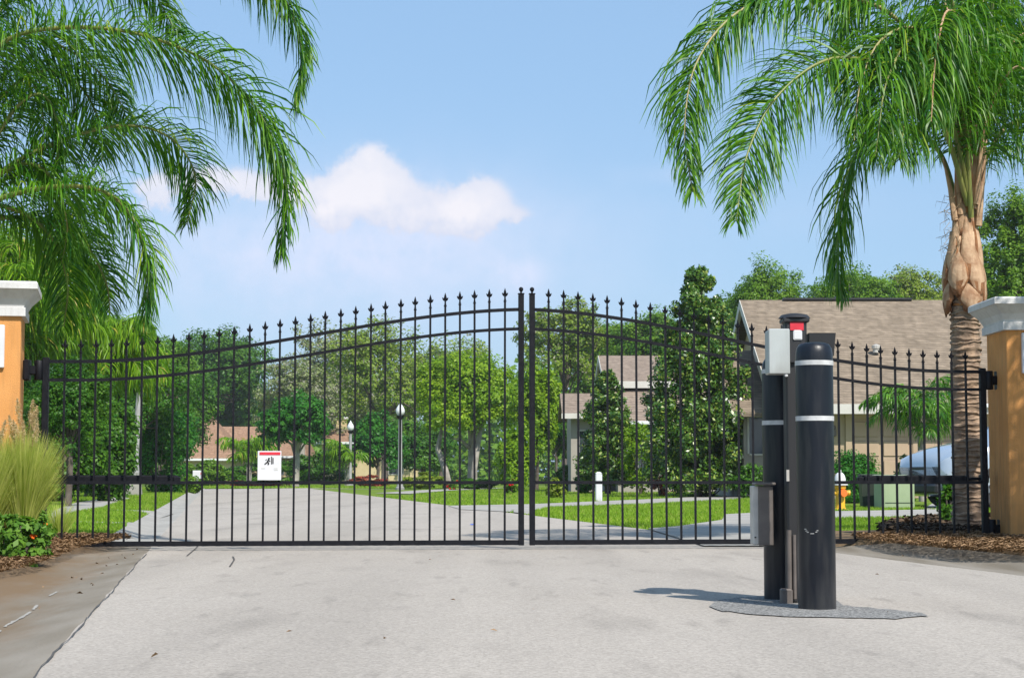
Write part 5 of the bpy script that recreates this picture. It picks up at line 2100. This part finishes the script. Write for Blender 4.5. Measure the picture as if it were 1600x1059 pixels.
bl = [road(UL - .66, v) for v in (8.2, 10, 12, 13.6, 14.4)] + [(-3.6, 14.5), (-6.5, 14.2), (-6.5, 8.2)]
bed('planting_bed_left', bl[::-1], .075, M['soil'])
br_ = [road(UR + .66, v) for v in (9.0, 11, 12.5, 13.7)] + [(2.55, 14.3), (2.3, 15.2), (2.7, 16.6), (4.2, 17.6), (6.5, 17.4), (7.5, 14), (7.5, 9.0)]
bed('planting_bed_right', br_, .075, M['soil'])


def litter(name, label, P, ln, w_, m, cat, h=.02):
    n = len(P)
    a_ = rg.uniform(0, 2 * np.pi, n)
    d = np.stack([np.cos(a_), np.sin(a_), rg.normal(0, .18, n)], 1) * (ln * rg.uniform(.5, 1.2, n))[:, None] * .5
    wv = np.stack([-np.sin(a_), np.cos(a_), rg.normal(0, .5, n)], 1) * (w_ * rg.uniform(.6, 1.2, n))[:, None] * .5
    P = P + np.array([0, 0, 1.0]) * (rg.random(n) * h)[:, None]
    mid = P + np.array([0, 0, .012]) * rg.random(n)[:, None]
    V = np.stack([P - d - wv * .3, P - d + wv * .3, mid + wv, P + d, mid - wv], 1).reshape(-1, 3)
    o = link(name, npmesh(name, V, np.arange(n * 5).reshape(n, 5), M[m]))
    return tag(o, label, cat, kind='stuff')


def in_px(n, poly, z):
    pts = np.array([gnd(*p) for p in poly])
    lo, hi = pts.min(0), pts.max(0)
    P_ = lo + (hi - lo) * rg.random((n, 2))
    k = inside(P_, [tuple(q) for q in pts])
    P_ = P_[k]
    return np.concatenate([P_, np.full((len(P_), 1), z)], 1)


P = in_px(26000, [(60, 852), (195, 852), (205, 858), (130, 872), (60, 905), (-40, 930), (-60, 880)], .085)
litter('pine_straw', 'brown pine straw and dead leaves on the bed by the gutter', P, .055, .006, 'straw', 'pine straw')
P = in_px(42000, [(1330, 856), (1420, 850), (1620, 852), (1700, 880), (1620, 888), (1500, 880), (1400, 868)], .09)
litter('pine_straw', 'brown pine straw at the foot of the shaded pillar', P, .06, .007, 'straw', 'pine straw', .03)
P = in_px(30000, [(1370, 846), (1400, 832), (1450, 826), (1540, 822), (1700, 826), (1700, 852), (1380, 852)], .09)
litter('bark_mulch', 'dark bark mulch mounded round the palm trunk inside the gate', P, .07, .022, 'mulch', 'mulch', .07)
P = in_px(9000, [(1030, 771), (1180, 764), (1180, 760), (1040, 762)], .02)
litter('bark_mulch', 'reddish mulch ring under the tall magnolia', P, .12, .05, 'straw', 'mulch', .05)
# a few leaves and twigs lying on the asphalt
P = np.concatenate([in_px(16, [(100, 1040), (1500, 1040), (1500, 870), (300, 870)], .016), in_px(120, [(60, 1000), (200, 880), (240, 860), (150, 860), (20, 960)], .03)])
litter('leaf_litter', 'scattered dry leaf bits on the asphalt and in the gutter', P, .028, .012, 'straw', 'leaves', .004)

# ================================================================== distant woods closing the horizon
n = 110000
xx = rg.uniform(-150, 190, n)
top = 11.5 + 2.5 * np.sin(xx * .11) + 1.8 * np.sin(xx * .31 + 1) + 1.2 * np.sin(xx * .73)
zz = rg.random(n) ** 1.25 * top
yy = 215 + rg.uniform(-9, 9, n) * np.sqrt(np.clip(1 - (zz / top) ** 2, 0, 1))
P = np.stack([xx, yy, zz], 1) + rg.normal(0, .5, (n, 3))
me = leaves('far_woods', rg, P, rg.normal(0, 1, (n, 3)) + np.array([0, -.6, .6]), .85, LEAF['mid'], .7)
tag(link('far_woods', me), 'belt of distant green woods closing the horizon', 'woods', kind='stuff')

# ================================================================== summer haze over the street
hz = MB()
hz.box((0, 112, 7.0), (360, 280, 16.0))
vm = bpy.data.materials.new('haze')
vm.use_nodes = True
vt = vm.node_tree
vt.nodes.clear()
vo = vt.nodes.new('ShaderNodeOutputMaterial')
vp = vt.nodes.new('ShaderNodeVolumePrincipled')
vp.inputs['Color'].default_value = (.93, .95, 1.0, 1)
vp.inputs['Density'].default_value = HAZE
vp.inputs['Anisotropy'].default_value = .2
vt.links.new(vp.outputs[0], vo.inputs['Volume'])
tag(hz.build('haze', vm), 'thin pale summer haze filling the street', 'haze', kind='stuff')
